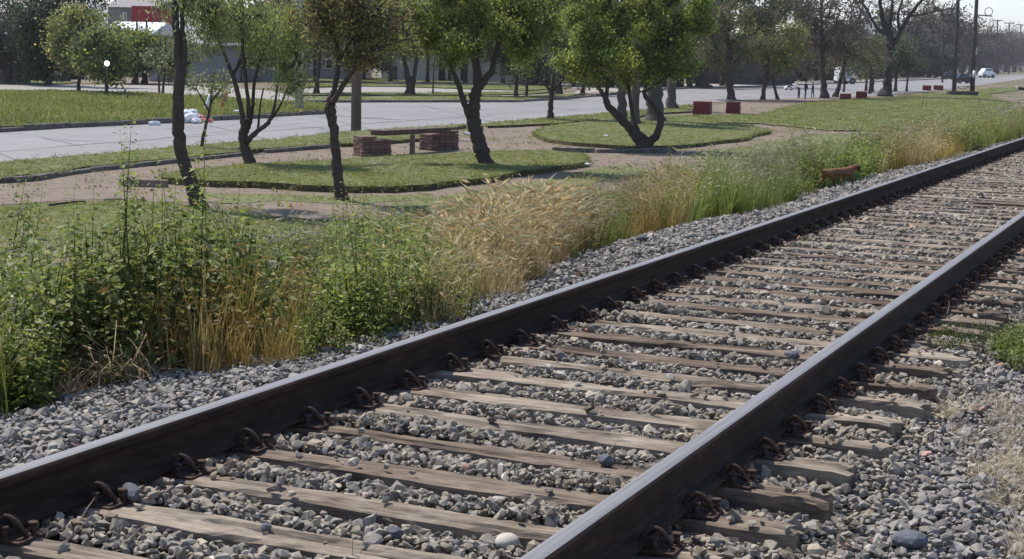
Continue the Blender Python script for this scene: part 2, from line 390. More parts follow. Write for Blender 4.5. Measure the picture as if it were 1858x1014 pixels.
def slab(name, px, z0, top, mat, side=None, step=.25, jit=.03, kind='structure', z=GZ, world=None, seed=1):
    P = np.array([at(x, y, z) for x, y in px]) if world is None else np.asarray(world, float)
    P = dens(P, step, jit, seed)
    area = .5*np.sum(P[:, 0]*np.roll(P[:, 1], -1)-np.roll(P[:, 0], -1)*P[:, 1])
    if area < 0: P = P[::-1]
    from mathutils.geometry import delaunay_2d_cdt
    n = len(P); vv, ee, ff, *_ = delaunay_2d_cdt([Vector((p[0], p[1])) for p in P], [(i, (i+1) % n) for i in range(n)], [], 1, 1e-4)
    bm = bmesh.new(); tv = [bm.verts.new((p[0], p[1], z+top)) for p in vv]
    inside = [Vector((0, 0))]
    for f in ff:
        g = bm.faces.new([tv[i] for i in f]); g.normal_update()
        if g.normal.z < 0: g.normal_flip()
    if z0 is not None:
        tt = [bm.verts.new((p[0], p[1], z+top)) for p in P]; bv = [bm.verts.new((p[0], p[1], z+z0)) for p in P]
        for i in range(n):
            g = bm.faces.new((bv[i], bv[(i+1) % n], tt[(i+1) % n], tt[i])); g.material_index = 1
    m = bpy.data.meshes.new(name); bm.to_mesh(m); bm.free(); m.materials.append(mat); m.materials.append(side or mat)
    o = bpy.data.objects.new(name, m); COL.objects.link(o); tag(o, kind=kind); return o, P
# paths / dirt sheets
slab('dirt_path', [(-250, 350), (0, 327), (60, 322), (165, 305), (330, 290), (480, 272), (640, 263), (760, 252), (830, 240), (883, 230), (940, 226), (1122, 218), (1205, 205), (1262, 205), (1300, 190), (1400, 180), (1480, 176), (1620, 172), (1660, 176), (1480, 186), (1414, 199), (1380, 212), (1392, 243), (1460, 236), (1450, 262), (1360, 278), (1230, 300), (1090, 320), (960, 345), (880, 365), (800, 395), (620, 400), (490, 392), (430, 370), (210, 362), (90, 366), (0, 372), (-250, 400)], None, .006, MT['path'], jit=.06)
slab('road', [(-400, 345), (0, 303), (240, 280), (480, 259), (636, 242), (846, 229), (920, 220), (1107, 206), (1231, 193), (1333, 182), (1480, 178), (1605, 173), (1725, 161), (1803, 151), (1858, 143), (2050, 131.5), (2100, 129), (2100, 128.2), (1858, 137), (1590, 148), (1400, 155.5), (1244, 162), (1032, 180), (920, 186), (554, 186), (500, 180), (430, 190), (480, 214), (311, 223), (124, 232), (0, 240), (-400, 275)], None, .018, MT['road'], jit=.02)
slab('side_road', [(-400, 178), (0, 171), (262, 175), (420, 185), (560, 190), (554, 185), (500, 166), (380, 156), (262, 155), (0, 153), (-400, 150)], None, .012, MT['pale_path'], jit=.05)
slab('pale_yard', [(-300, 146), (0, 149), (200, 151), (330, 153), (440, 157), (440, 150), (300, 141), (100, 137), (-300, 130)], None, .012, MT['path'], jit=.1)
slab('footpath', [(556, 178.5), (700, 177), (940, 176), (1060, 170), (1060, 168), (940, 173), (700, 175.2), (556, 176)], None, .016, MT['pale_path'], jit=.0)
slab('park_path', [(520, 171), (620, 168), (760, 169), (840, 170), (940, 166), (1040, 160), (1120, 156), (1120, 153), (980, 156), (850, 155), (700, 153), (600, 160), (520, 162)], None, .012, MT['pale_path'], jit=.1)
slab('far_path', [(650, 149.5), (800, 152), (940, 154), (1040, 155), (1040, 152), (900, 149), (760, 146.5), (650, 147)], None, .014, MT['pale_path'], jit=.0)
slab('far_verge', [(1040, 170), (1244, 160), (1400, 154), (1590, 147), (1858, 136), (1858, 135), (1590, 144), (1400, 149), (1244, 153), (1060, 158)], None, .015, MT['pale_path'], jit=.0)
# road joints and cracks, real thin sheets of tar
jn = NP()
def strip(px, w, z):
    P = [at(x, y, z) for x, y in px]; Q = []
    for a, b in zip(P[:-1], P[1:]):
        n = max(1, int(np.linalg.norm(b-a)/1.2))
        for k in range(n): Q.append(a+(b-a)*k/n)
    Q.append(P[-1]); Q = np.array(Q); Q[:, :2] += rng.normal(0, .035, (len(Q), 2))
    d = np.gradient(Q, axis=0); nn = np.stack([-d[:, 1], d[:, 0], 0*d[:, 0]], -1); nn /= np.linalg.norm(nn, axis=1)[:, None]
    ww = (w*rng.uniform(.3, 1.2, len(Q)))[:, None]
    V = np.vstack([Q+nn*ww/2, Q-nn*ww/2]); k = len(Q); i = np.arange(k-1)
    jn.add(V, np.stack([i, i+1, i+k+1, i+k], -1))
strip([(0, 275), (150, 262), (480, 238), (900, 207), (1220, 186), (1480, 168)], .07, GZ+.024)
strip([(70, 250), (210, 259), (520, 226), (900, 196), (1240, 176)], .04, GZ+.024)
strip([(640, 226), (760, 217), (1000, 205), (1220, 186.5)], .05, GZ+.024)
for a in [((0, 277), (60, 298)), ((80, 251), (150, 266)), ((360, 222), (500, 256)), ((560, 207), (690, 238)), ((760, 190), (900, 222)), ((960, 187), (1090, 206)), ((1060, 180), (1180, 199)), ((1250, 165), (1340, 181))]: strip(list(a), .06, GZ+.024)
tag(jn.build('road_joints', MT['joint']), kind='structure')

# ------------------------------------------------------------------ lawns
LAWN = []
def lawn(px, top=.085, seed=1, d=1.0, raise_=True, name='lawn', hue=0):
    o, P = slab(name, px, -.05 if raise_ else None, top, MT['soil'], MT['verge'], .2, .06, seed=seed)
    LAWN.append((P, top, d, hue))
lawn([(296, 333), (310, 323), (370, 316), (460, 308), (560, 304), (645, 298), (690, 295), (780, 290), (900, 283), (1000, 281), (1050, 287), (1066, 294), (1060, 303), (1006, 312), (930, 322), (905, 329), (872, 335), (778, 346), (700, 350), (629, 350), (540, 348), (460, 341), (380, 340)], .12, 3, 1.3)
lawn([(970, 247), (985, 236), (1030, 229), (1115, 221), (1205, 220), (1257, 225), (1362, 232), (1396, 243), (1332, 259), (1238, 270), (1163, 273), (1032, 265), (991, 259)], .11, 4, 1.2)
lawn([(-300, 330), (0, 304.5), (240, 281.5), (480, 260.5), (636, 243.5), (733, 238), (846, 230.5), (852, 233), (800, 240), (767, 257), (640, 266), (595, 268), (480, 277), (326, 294), (165, 311), (60, 327), (0, 332), (-300, 365)], .10, 5, 1.1)
lawn([(885, 227), (940, 222), (1107, 207.5), (1205, 199.5), (1228, 194), (1256, 193), (1256, 205), (1201, 208), (1122, 220), (1032, 226), (940, 231), (880, 233)], .09, 6, 1.0)
lawn([(1200, 213), (1300, 210), (1380, 210), (1414, 198), (1474, 185), (1620, 177), (1720, 169), (1800, 161), (1850, 158), (1858, 163), (1790, 172), (1840, 190), (1790, 215), (1640, 240), (1500, 238), (1455, 233), (1380, 226), (1250, 222)], .05, 7, 1.0)
lawn([(-200, 400), (0, 377), (100, 367), (240, 363), (330, 372), (400, 385), (470, 392), (500, 418), (440, 450), (300, 470), (210, 452), (110, 470), (60, 540), (-200, 620)], .01, 8, 1.3, False, 'rough_grass', 0)
lawn([(700, 372), (880, 345), (1000, 325), (1090, 305), (1130, 300), (1170, 310), (1100, 330), (1000, 350), (900, 375), (790, 405)], .01, 9, .35, False, 'sparse_grass', 1)
lawn([(370, 352), (520, 352), (640, 358), (780, 352), (800, 362), (640, 372), (500, 366), (400, 372)], .012, 19, .25, False, 'thin_grass', 1)
lawn([(1240, 280), (1330, 268), (1440, 252), (1500, 243), (1560, 245), (1440, 290), (1300, 305)], .01, 10, .4, False, 'patchy_grass', 1)
lawn([(-350, 176), (0, 171), (86, 171), (262, 175), (420, 185), (500, 190), (589, 195), (593, 204), (585, 207), (500, 212), (480, 214), (311, 223), (124, 232), (0, 240), (-350, 268)], .16, 11, 1.6, True, 'road_island')
lawn([(556, 185.5), (700, 185), (940, 184.5), (1030, 178), (1060, 172), (940, 177), (700, 178), (556, 180)], .1, 12, .7)
lawn([(540, 174.5), (700, 174), (840, 174.5), (960, 172), (1000, 168), (900, 168.5), (760, 170), (640, 170.5), (540, 172)], .08, 13, .8)
lawn([(560, 159), (640, 157.5), (720, 158), (860, 163), (960, 165), (1040, 160), (980, 157), (850, 156), (700, 154), (560, 152)], .07, 14, .9)
lawn([(540, 150), (640, 149), (740, 150), (900, 152), (1040, 152), (1120, 152), (1120, 147), (900, 146), (700, 142), (540, 140)], .07, 15, .9)
lawn([(-300, 152), (0, 153), (100, 154), (140, 150), (60, 146), (-300, 144)], .06, 16, .5)
# grass blades on lawns
def blade_proto(n, h, w, lean, seed, cols, rad=.05, seg=2):
    r = np.random.default_rng(seed); V = []; T = []; C = []
    for k in range(n):
        a = r.uniform(0, 2*np.pi); b = r.uniform(0, 2*np.pi); p = np.array([math.cos(a), math.sin(a), 0])*rad*math.sqrt(r.uniform())
        H = h*r.uniform(.6, 1.15); ln = lean*r.uniform(.3, 1.2); d = np.array([math.cos(b), math.sin(b), 0]); s = np.array([-d[1], d[0], 0])*w*.5
        pts = [p+d*ln*H*(t**1.7)+np.array([0, 0, H*t*(1-.25*ln*t)]) for t in np.linspace(0, 1, seg+1)]
        c = np.array(cols[r.integers(len(cols))])*r.uniform(.75, 1.25); b0 = len(V)
        for i, q in enumerate(pts[:-1]):
            f = 1-.35*i/seg; V += [q-s*f, q+s*f]
        V.append(pts[-1])
        for i in range(seg-1):
            o = b0+2*i; T += [(o, o+1, o+3), (o, o+3, o+2)]; C += [c, c]
        o = b0+2*(seg-1); T.append((o, o+1, o+2)); C.append(c*1.05)
    return np.array(V), np.array(T), np.array(C)
LG = [(.16, .19, .035), (.21, .235, .045), (.13, .16, .03), (.26, .26, .09), (.11, .14, .03)]
lawn_protos = [blade_proto(12, .034, .009, .9, s, LG, .055, 1) for s in range(6)]
far_protos = [blade_proto(9, .06, .022, .8, s, LG, .16, 1) for s in range(6)]
def inpoly(P, x, y):
    c = np.zeros(len(x), bool)
    for (x1, y1), (x2, y2) in zip(P[:, :2], np.roll(P[:, :2], -1, 0)):
        k = ((y1 > y) != (y2 > y)) & (x < (x2-x1)*(y-y1)/(y2-y1+1e-12)+x1); c ^= k
    return c
acc = NP()
_pk = [(-250, 500), (0, 470), (300, 455), (520, 430), (760, 405), (1000, 350), (1200, 305), (1460, 248), (1700, 200), (1850, 175), (1700, 166), (1480, 183), (1260, 206), (1122, 216), (883, 229), (760, 250), (480, 272), (165, 306), (0, 328), (-250, 355)]
LAWN.append((dens([at(*q) for q in _pk], 1.0), .008, .16, 2))
for P, top, d, hue in list(LAWN):
    if top > .06 and np.linalg.norm(P.mean(0)-CAM) < 60:      # ragged overhanging rim
        m = len(P)*7; i_ = rng.integers(0, len(P), m); j_ = (i_+1) % len(P); t_ = rng.uniform(size=m)[:, None]
        Q = P[i_]*(1-t_)+P[j_]*t_; Q = Q+rng.normal(0, .035, Q.shape); Q[:, 2] = GZ+top-rng.uniform(.0, .06, m)
        scatter(acc, lawn_protos, rng.integers(0, 6, m), Q, rotmats(rng.uniform(0, 6.28, m), rng.normal(0, .5, m), rng.normal(0, .5, m)), rng.uniform(.9, 2.0, m), rng.uniform(.6, 1.2, m)[:, None]*np.ones(3))
for P, top, d, hue in LAWN:
    lo, hi = P[:, :2].min(0), P[:, :2].max(0); A = np.prod(hi-lo)
    dist0 = np.linalg.norm(P.mean(0)-CAM); far = dist0 > 55
    n = int(min(A*(110 if not far else 20)*d, 400000)); x = rng.uniform(lo[0], hi[0], n); y = rng.uniform(lo[1], hi[1], n)
    px_, py_ = proj(np.stack([x, y, x*0+GZ], -1)); ok = inpoly(P, x, y) & (px_ > -120) & (px_ < 1960)
    dist = np.hypot(x, y); ok &= rng.uniform(size=n) < np.clip(((75 if far else 30)/dist)**1.5, 0, 1)
    # bare patches
    pat = np.sin(x*1.7+np.sin(y*1.1)*1.3)+np.sin(y*.83+x*.4)*.8+rng.normal(0, .6, n); ok &= pat > (-1.9 if d >= 1 else -.6)
    x, y, dist, pat = x[ok], y[ok], dist[ok], pat[ok]; m = len(x)
    pos = np.stack([x, y, gz(x)*0+GZ+top-.004], -1)
    if top < .05: pos[:, 2] = np.maximum(GZ+top, gz(x))-.004
    sc = rng.uniform(.6, 1.4, m)*(1.0 if not far else 1.0)
    sc *= 1+.9*np.clip((np.sin(x*2.3)*np.sin(y*1.9)-.5), 0, 1)
    if name := (top == .16): sc *= 1.7
    t1 = rng.uniform(.8, 1.2, m)[:, None]*(1+.10*np.clip(pat, -1.5, 1.5))[:, None]*np.array([1, 1, 1.])
    dry = rng.uniform(size=m) < (.12 if not hue else .4); t1[dry] *= np.array([1.5, 1.12, 1.4])
    scatter(acc, far_protos if far else lawn_protos, rng.integers(0, 6, m), pos, rotmats(rng.uniform(0, 6.28, m)), sc, t1)
acc2_ = NP(); _n = 9000; _P = LAWN[-1][0]; _lo, _hi = _P[:, :2].min(0), _P[:, :2].max(0); _x = rng.uniform(_lo[0], _hi[0], _n*3); _y = rng.uniform(_lo[1], _hi[1], _n*3)
_k = inpoly(_P, _x, _y) & (rng.uniform(size=_n*3) < np.clip((30/np.hypot(_x, _y))**1.5, 0, 1)) & (np.sin(_x*.9)*np.sin(_y*.6+1)+rng.normal(0, .5, _n*3) > .1); _x, _y = _x[_k], _y[_k]; _m = len(_x)
_lp = (np.array([[-.5, 0, 0], [0, .3, .12], [.5, 0, 0], [0, -.3, .05]]), np.array([[0, 2, 1], [0, 3, 2]]), np.ones((2, 3)))
_z = np.full(_m, GZ+.015)
for _p, _top, _d, _h in LAWN[:-1]:
    if _top > .03: _z = np.where(inpoly(_p, _x, _y), GZ+_top+.02, _z)
scatter(acc2_, [_lp], np.zeros(_m, int), np.stack([_x, _y, np.maximum(_z, gz(_x)+.01)], -1), rotmats(rng.uniform(0, 6.28, _m), rng.normal(0, .3, _m), rng.normal(0, .3, _m)), rng.uniform(.03, .075, _m), np.array([[.14, .09, .05], [.22, .16, .09], [.08, .055, .04], [.3, .25, .16]])[rng.integers(0, 4, _m)])
tag(acc2_.build('leaf_litter', MT['grass']), 'small fallen brown leaves scattered on the park ground', 'leaf litter', kind='stuff')
tag(acc.build('grass', MT['grass']), 'short green lawn grass covering the park beds and road island', 'grass', kind='stuff')

# ------------------------------------------------------------------ kerbs
def kerb(name, px, w, h, z=GZ, seg=(.7, 1.1), mat=None, miss=.08, seed=1, off=0, base=-.05):
    r = random.Random(seed); mb = MB(); P = [at(x, y, z) for x, y in px]
    for a, b in zip(P[:-1], P[1:]):
        L = np.linalg.norm(b-a); n = max(1, int(L/r.uniform(*seg))); d = (b-a)/L; ang = math.atan2(d[1], d[0])
        for k in range(n):
            if r.random() < miss: continue
            c = a+(b-a)*(k+.5)/n; hh = h*r.uniform(.75, 1.1)
            mb.box((c[0]+r.gauss(0, .012), c[1]+r.gauss(0, .012), z+base+(hh-base)/2+0), (L/n*r.uniform(.93, .985), w, hh-base), rz=ang+r.gauss(0, .012), rot=None, bev=.015)
    return mb.build(name, mat or MT['kerb'])
tag(kerb('kerb', [(-300, 268), (0, 241), (124, 233), (311, 224), (480, 215), (500, 212.5), (585, 207.5), (594, 204), (590, 195)], .14, .17, seed=2, miss=.04), kind='structure')
tag(kerb('kerb', [(556, 187), (700, 186.5), (940, 186), (1032, 180), (1205, 163)], .14, .14, seed=3, miss=.02), kind='structure')
tag(kerb('kerb', [(1205, 162), (1400, 157), (1590, 149), (1750, 142)], .14, .12, seed=5, miss=.02), kind='structure')
tag(kerb('path_edging', [(-200, 356), (0, 333), (60, 329), (100, 322), (165, 312.5), (326, 295.5), (480, 278.5), (595, 269.5)], .10, .10, seed=4, miss=.10, seg=(.9, 1.5)), kind='structure')
tag(kerb('lawn_edging', [(217, 338), (306, 340.5)], .12, .15, seed=6, miss=0, seg=(2, 3), mat=MT['post']), 'low concrete kerb block at the left tip of the lawn with two trees', 'kerb block')
tag(kerb('lawn_edging', [(998, 276), (1080, 277.5), (1160, 278), (1225, 277)], .12, .13, seed=7, miss=0, seg=(1.2, 1.6)), 'dark kerb edging in front of the branching tree on the round lawn', 'kerb block')

# ------------------------------------------------------------------ rails
XI_L, XI_R = -3.270, -1.594         # inner (running) edges
HW = .036
def rail(name, xc, label):
    prof = [(-.070, -.160), (.070, -.160), (.070, -.150), (.022, -.136), (.009, -.125), (.008, -.055), (.012, -.045), (.033, -.034), (.035, -.020), (.0352, -.010), (.029, -.0025), (.018, 0), (-.018, 0), (-.029, -.0025), (-.0352, -.010), (-.035, -.020), (-.033, -.034), (-.012, -.045), (-.008, -.055), (-.009, -.125), (-.022, -.136), (-.070, -.150)]
    ys = np.concatenate([np.linspace(-8, 60, 120), np.linspace(62, 700, 30)]); k = len(prof)
    pr = np.array(prof); V = np.concatenate([np.stack([pr[:, 0], np.full(k, y), pr[:, 1]], -1) for y in ys])
    Q = []; mi = []
    for i in range(len(ys)-1):
        for j in range(k):
            j2 = (j+1) % k; Q.append((i*k+j, (i+1)*k+j, (i+1)*k+j2, i*k+j2)); mi.append(1 if 10 <= j <= 12 else 0)
    o = mesh_np(name, V, np.array(Q), mats=[MT['rail'], MT['head']], midx=np.array(mi), loc=(xc, 0, 0))
    return tag(o, label, 'rail', 'rails of the track')
rail('rail', XI_L-HW, 'long steel rail nearer the weeds, dark brown side and shiny worn top')
rail('rail', XI_R+HW, 'long steel rail nearer the camera, dark brown side and shiny top')

# ------------------------------------------------------------------ sleepers with fastenings
SP, Y0 = .42, 3.60
XC = (XI_L+XI_R)/2
def timber_mesh(seed, L=2.62, w=.2, h=.16):
    r = np.random.default_rng(seed); nx, ny, nz = 46, 7, 4
    bm = bmesh.new(); bmesh.ops.create_cube(bm, size=1)
    bmesh.ops.subdivide_edges(bm, edges=[e for e in bm.edges if abs((e.verts[0].co-e.verts[1].co).x) > .5], cuts=nx, use_grid_fill=True)
    bmesh.ops.subdivide_edges(bm, edges=[e for e in bm.edges if abs((e.verts[0].co-e.verts[1].co).y) > .5], cuts=ny, use_grid_fill=True)
    bmesh.ops.subdivide_edges(bm, edges=[e for e in bm.edges if abs((e.verts[0].co-e.verts[1].co).z) > .5], cuts=nz, use_grid_fill=True)
    ph = r.uniform(0, 6.28, 12)
    grooves = [(r.uniform(-.42, .42), r.uniform(-.5, .3), r.uniform(.15, .5), r.uniform(.004, .011)) for _ in range(7)]
    for v in bm.verts:
        x, y, z = v.co; ex = abs(x) > .499
        X = x*L; e = (abs(y) > .49)
        wob = .004*math.sin(X*3+ph[0])+.0022*math.sin(X*13+ph[1])+.0015*math.sin(X*29+ph[2])
        chip = (.012*max(0, math.sin(X*7+ph[3]+(3 if y > 0 else 0)))**6) if e else 0
        v.co.x = X+(r.normal(0, .010) if ex else 0)+(.02*math.sin(y*7+ph[4]) if ex else 0)
        v.co.y = y*w+(wob if y < 0 else -wob*.7)*(abs(y)*2)-math.copysign(chip, y)+r.normal(0, .0012)
        dz = 0
        if z > .49:
            for gy, gx, gl, gd in grooves:
                if gx-gl/2 < x < gx+gl/2 and abs(y-gy) < .09: dz -= gd
            dz += .003*math.sin(X*6+y*5+ph[5])
            if e: dz -= .007+chip
            if ex: dz -= .008
        v.co.z = z*h-h/2+dz+r.normal(0, .0008)
    m = bpy.data.meshes.new('timber'); bm.to_mesh(m); bm.free(); m.materials.append(MT['timber']); return m
timbers = [timber_mesh(100+i, w=.150+.010*(i % 4-1.5)) for i in range(8)]
def plate_parts():
    mb = MB(); mb.box((0, 0, .0075), (.36, .135, .015), bev=.002)
    mb.box((.085, 0, .022), (.016, .12, .016)); mb.box((-.085, 0, .022), (.016, .12, .016))
    plate = mb.build('tie_plate', MT['rust']).data
    V, Q, T = [], [], []
    path = [(.045, -.030, .030), (.055, -.034, .045), (.070, -.036, .075), (.092, -.034, .098), (.118, -.028, .093), (.140, -.018, .064), (.150, -.004, .036), (.148, .010, .028), (.130, .016, .034), (.112, .012, .042), (.108, .0, .048)]
    sp = np.array(path); t = np.linspace(0, len(sp)-1, 34); pts = np.stack([np.interp(t, range(len(sp)), sp[:, i]) for i in range(3)], -1)
    pts[1:-1] = (pts[:-2]+pts[1:-1]*2+pts[2:])/4
    v, q, tr = tube(pts, .0095, 8); acc2 = NP(); acc2.add(v, q, tr)
    path2 = [(.060, .040, .030), (.064, .038, .052), (.080, .034, .074), (.100, .028, .070), (.116, .020, .048), (.120, .012, .03)]
    sp = np.array(path2); t = np.linspace(0, len(sp)-1, 18); pts = np.stack([np.interp(t, range(len(sp)), sp[:, i]) for i in range(3)], -1)
    v, q, tr = tube(pts, .0095, 8); acc2.add(v, q, tr)
    clip = acc2.build('spring_clip', MT['rust'], smooth=True).data
    mb = MB(); mb.cyl((0, 0, .014), (0, 0, .058), .0125, n=8); mb.cyl((0, 0, .058), (0, 0, .066), .020, .017, n=10); mb.cyl((0, 0, .014), (0, 0, .022), .020, n=8)
    bolt = mb.build('bolt', MT['rust']).data
    return plate, clip, bolt
pl_m, cl_m, bo_m = plate_parts()
for o in [o for o in COL.objects if o.name.split('.')[0] in ('tie_plate', 'spring_clip', 'bolt')]: bpy.data.objects.remove(o)
def inst(name, me, parent, loc=(0, 0, 0), rz=0, sx=1):
    o = bpy.data.objects.new(name, me); COL.objects.link(o); o.parent = parent; o.location = loc; o.rotation_euler = (0, 0, rz); o.scale = (sx, 1, 1); return o
def add_plate(parent, x, detail, hide_sides=False):
    p = inst('tie_plate', pl_m, parent, (x, 0, -.002)); p.scale = (.90, .82, .80)
    if detail >= 1:
        for s in (0, 1):
            inst('spring_clip', cl_m, p, (0, 0, 0), math.pi*s+random.uniform(-.06, .06))
    if detail >= 2:
        for (bx, by) in ((.105, -.052), (.158, .042), (-.105, .052), (-.158, -.042)):
            inst('bolt', bo_m, p, (bx+random.uniform(-.003, .003), by, 0))
SL = []
ORD = ['', 'second ', 'third ', 'fourth ', 'fifth ', 'sixth ', 'seventh ', 'eighth ', 'ninth ', 'tenth ', 'eleventh ', 'twelfth ', 'thirteenth ', 'fourteenth ', 'fifteenth ', 'sixteenth ', 'seventeenth ', 'eighteenth ', 'nineteenth ', 'twentieth ']
for k in range(-3, 142):
    y = Y0+k*SP+random.uniform(-.022, .022); dx = random.uniform(-.03, .03); rz = random.uniform(-.012, .012)
    vi = k+1
    wk = 1 + random.uniform(-.1, .12)
    SL.append((y, dx, wk))
    root = empty('railway_sleeper', (XC+dx, y, -.176+random.uniform(-.006, .004)), rz)
    if 0 <= vi < 20: lab = f"grey-brown weathered timber sleeper, {ORD[vi] or 'first '}one up from the bottom left corner"
    elif vi < 0: lab = 'weathered timber sleeper just below the bottom edge of the view'
    elif vi < 45: lab = 'grey timber sleeper in the middle stretch of track, ends buried in stones'
    else: lab = 'grey timber sleeper far up the track towards the right edge'
    tag(root, lab, 'railway sleeper', 'timber sleepers under the rails')
    t = inst('timber', timbers[(k*5) % 8], root, (0, 0, 0), random.choice([0, math.pi])); t.scale = (1, wk, 1)
    if k < 95:
        det = 2 if k < 34 else 1 if k < 80 else 0
        add_plate(root, XI_L-HW-(XC+dx), det); add_plate(root, XI_R+HW-(XC+dx), det)

# ------------------------------------------------------------------ ballast stones
def rock(seed):
    r = np.random.default_rng(seed); bm = bmesh.new()
    for _ in range(15):
        d = r.normal(0, 1, 3); d /= np.linalg.norm(d); d = d*(.78+.22*r.uniform()); bm.verts.new(d*np.array([1, .74, .56])*.5)
    bmesh.ops.convex_hull(bm, input=bm.verts); bmesh.ops.delete(bm, geom=[v for v in bm.verts if not v.link_faces], context='VERTS')
    bmesh.ops.triangulate(bm, faces=bm.faces); bmesh.ops.recalc_face_normals(bm, faces=bm.faces); bm.verts.ensure_lookup_table(); bm.verts.index_update()
    V = np.array([v.co[:] for v in bm.verts]); T = np.array([[v.index for v in f.verts] for f in bm.faces]); bm.free()
    return V, T, np.ones((len(T), 3))
rocks = [rock(s) for s in range(26)]
_e = np.array([ongnd(*q) for q in [(0, 768), (100, 738), (200, 712), (400, 685), (560, 655), (640, 640), (760, 598), (870, 548), (930, 520), (1000, 485), (1080, 458), (1170, 428), (1290, 400), (1400, 383), (1450, 360), (1500, 342), (1560, 328), (1640, 308), (1700, 297), (1750, 282), (1800, 266), (1858, 252)]])
edge_y = [0]+list(_e[:, 1])+[90]; edge_x = [_e[0, 0]]+list(np.minimum(_e[:, 0], -3.88))+[-4.0]; print('edge', _e.round(2)[:, :2].tolist())
def veg_edge(y): return np.interp(y, edge_y, edge_x)
SLY = np.array([s[0] for s in SL]); SLW = np.array([s[2] for s in SL])
def ballast():
    pts = []
    for (y0, y1, cell, lay) in [(1.8, 9, .032, 3), (9, 16, .038, 2), (16, 30, .052, 1), (30, 60, .085, 1)]:
        for L in range(lay):
            c = cell*(1 if L == 0 else 1.5)
            xs = np.arange(-5.0, 2.1, c); ys = np.arange(y0, y1, c); X, Y = np.meshgrid(xs, ys)
            X = X.ravel()+rng.uniform(-.5, .5, X.size)*c; Y = Y.ravel()+rng.uniform(-.5, .5, Y.size)*c
            ok = (X < -.105*Y+.9) | ((X < 2.05+.1*np.sin(Y*2)) & (Y < 30) & (rng.uniform(size=len(X)) < .62)) & (X > -.95*Y-.6)
            X, Y = X[ok], Y[ok]; sz = np.clip(rng.lognormal(math.log(c*1.16), .28, len(X)), .022, .095) if L == 0 else np.clip(rng.lognormal(math.log(cell*1.12), .36, len(X)), .02, .10)
            if y0 >= 30: sz *= .8
            pts.append(np.stack([X, Y, sz, np.full(len(X), L)], -1))
    P = np.vstack(pts); X, Y, sz, L = P.T
    k = np.abs(SLY[None, :]-Y[:, None]).argmin(1) if len(P) < 1 else np.clip(np.searchsorted((SLY[:-1]+SLY[1:])/2, Y), 0, len(SLY)-1)
    dy = Y-SLY[k]; hw = .075*SLW[k]
    insl = (np.abs(dy) < hw-.006) & (np.abs(X-XC) < 1.31)
    z = gz(X)
    crib = (np.abs(X-XC) < 1.31)
    # stones heaped against the far face of each sleeper, low at its near face
    lift = np.where(crib, -.012+.030*np.clip((dy-hw)/.2, -1, 1)*0, 0)
    fr = np.where(dy > 0, (dy-hw), SP-hw+dy); fr = np.clip(fr/(SP-.15), 0, 1)      # 0 at far face of a sleeper .. 1 at near face of next one
    lift = np.where(crib, .050-.046*fr**1.4, 0)
    out = (X < -3.72) | (X > -.93)
    right_cover = (X > -1.45) & (X < -.93); lift = np.where(right_cover, lift+.012*np.sin(Y*3.1+1), lift)
    lump = .014*np.sin(X*4.1+Y*1.3)*np.sin(Y*2.9-X*1.7); lift += lump
    lift += np.where(X > -.93, .012, 0)+np.where((X < -3.72) & (X > -4.3), .012, 0)
    z = z+lift+np.where(L > 0, .022, .0)+rng.uniform(-.012, .012, len(X))
    z = z-np.where((X > -1.16) & (X < -.62), .026*np.clip(1-np.abs(X+.92)/.28, 0, 1), 0)-np.where((X > -1.5) & (X < -1.12), .014, 0)
    near_rail = (np.abs(X-(XI_L-HW)) < .085) | (np.abs(X-(XI_R+HW)) < .085)
    z = np.where(near_rail, np.minimum(z, -.20), z)
    on = insl & (rng.uniform(size=len(X)) < .017) & ~near_rail & (np.abs(X-(XI_L-HW)) > .2) & (np.abs(X-(XI_R+HW)) > .2)
    endcov = insl & (X > -1.40) & (X < -1.22) & (rng.uniform(size=len(X)) < .12)
    on |= endcov
    z = np.where(on, -.17+sz*.12, z)
    keep = (~insl | on)
    # fade out under the weeds
    e = veg_edge(Y)-.25; pr = np.clip((X-(e-.35))/.35, 0, 1); keep &= rng.uniform(size=len(X)) < pr
    keep &= ~((X > .2) & (rng.uniform(size=len(X)) < .0))
    X, Y, z, sz, on = X[keep], Y[keep], z[keep], sz[keep], on[keep]; n = len(X)
    inside = (X > XI_L-.1) & (X < -1.0)
    g = np.clip(rng.normal(.225, .042, n), .11, .38); dark = rng.uniform(size=n) < .10; g[dark] *= .5
    lightst = rng.uniform(size=n) < .035; g[lightst] *= 1.5
    warm = np.where(inside, rng.uniform(.0, 1.0, n)*.9+.15, rng.uniform(0, 1, n)**2.5*.7)
    blue = rng.uniform(0, 1, n)*(~inside)
    tint = np.stack([g*(1.09+.13*warm), g*(1.01+.03*warm), g*(.90-.13*warm+.03*blue)], -1)
    nr = np.minimum(np.abs(X-(XI_L-HW)), np.abs(X-(XI_R+HW))); rs = np.clip(1-nr/.33, 0, 1)[:, None]*rng.uniform(.3, 1, n)[:, None]; tint = tint*(1-rs*np.array([.18, .34, .44]))
    red = rng.uniform(size=n) < .003; tint[red] *= np.array([1.3, .85, .75])
    rot = rotmats(rng.uniform(0, 6.28, n), rng.normal(0, .45, n), rng.normal(0, .45, n))
    sc = sz[:, None]*np.stack([rng.uniform(.95, 1.35, n), rng.uniform(.85, 1.3, n), rng.uniform(.8, 1.35, n)], -1)
    a = NP(); scatter(a, rocks, rng.integers(0, len(rocks), n), np.stack([X, Y, z], -1), rot, sc, tint)
    o = a.build('ballast_stones', MT['stone']); tag(o, 'loose grey crushed stones filling the track bed and shoulders', 'ballast', kind='stuff')
    print('stones', n)
ballast()
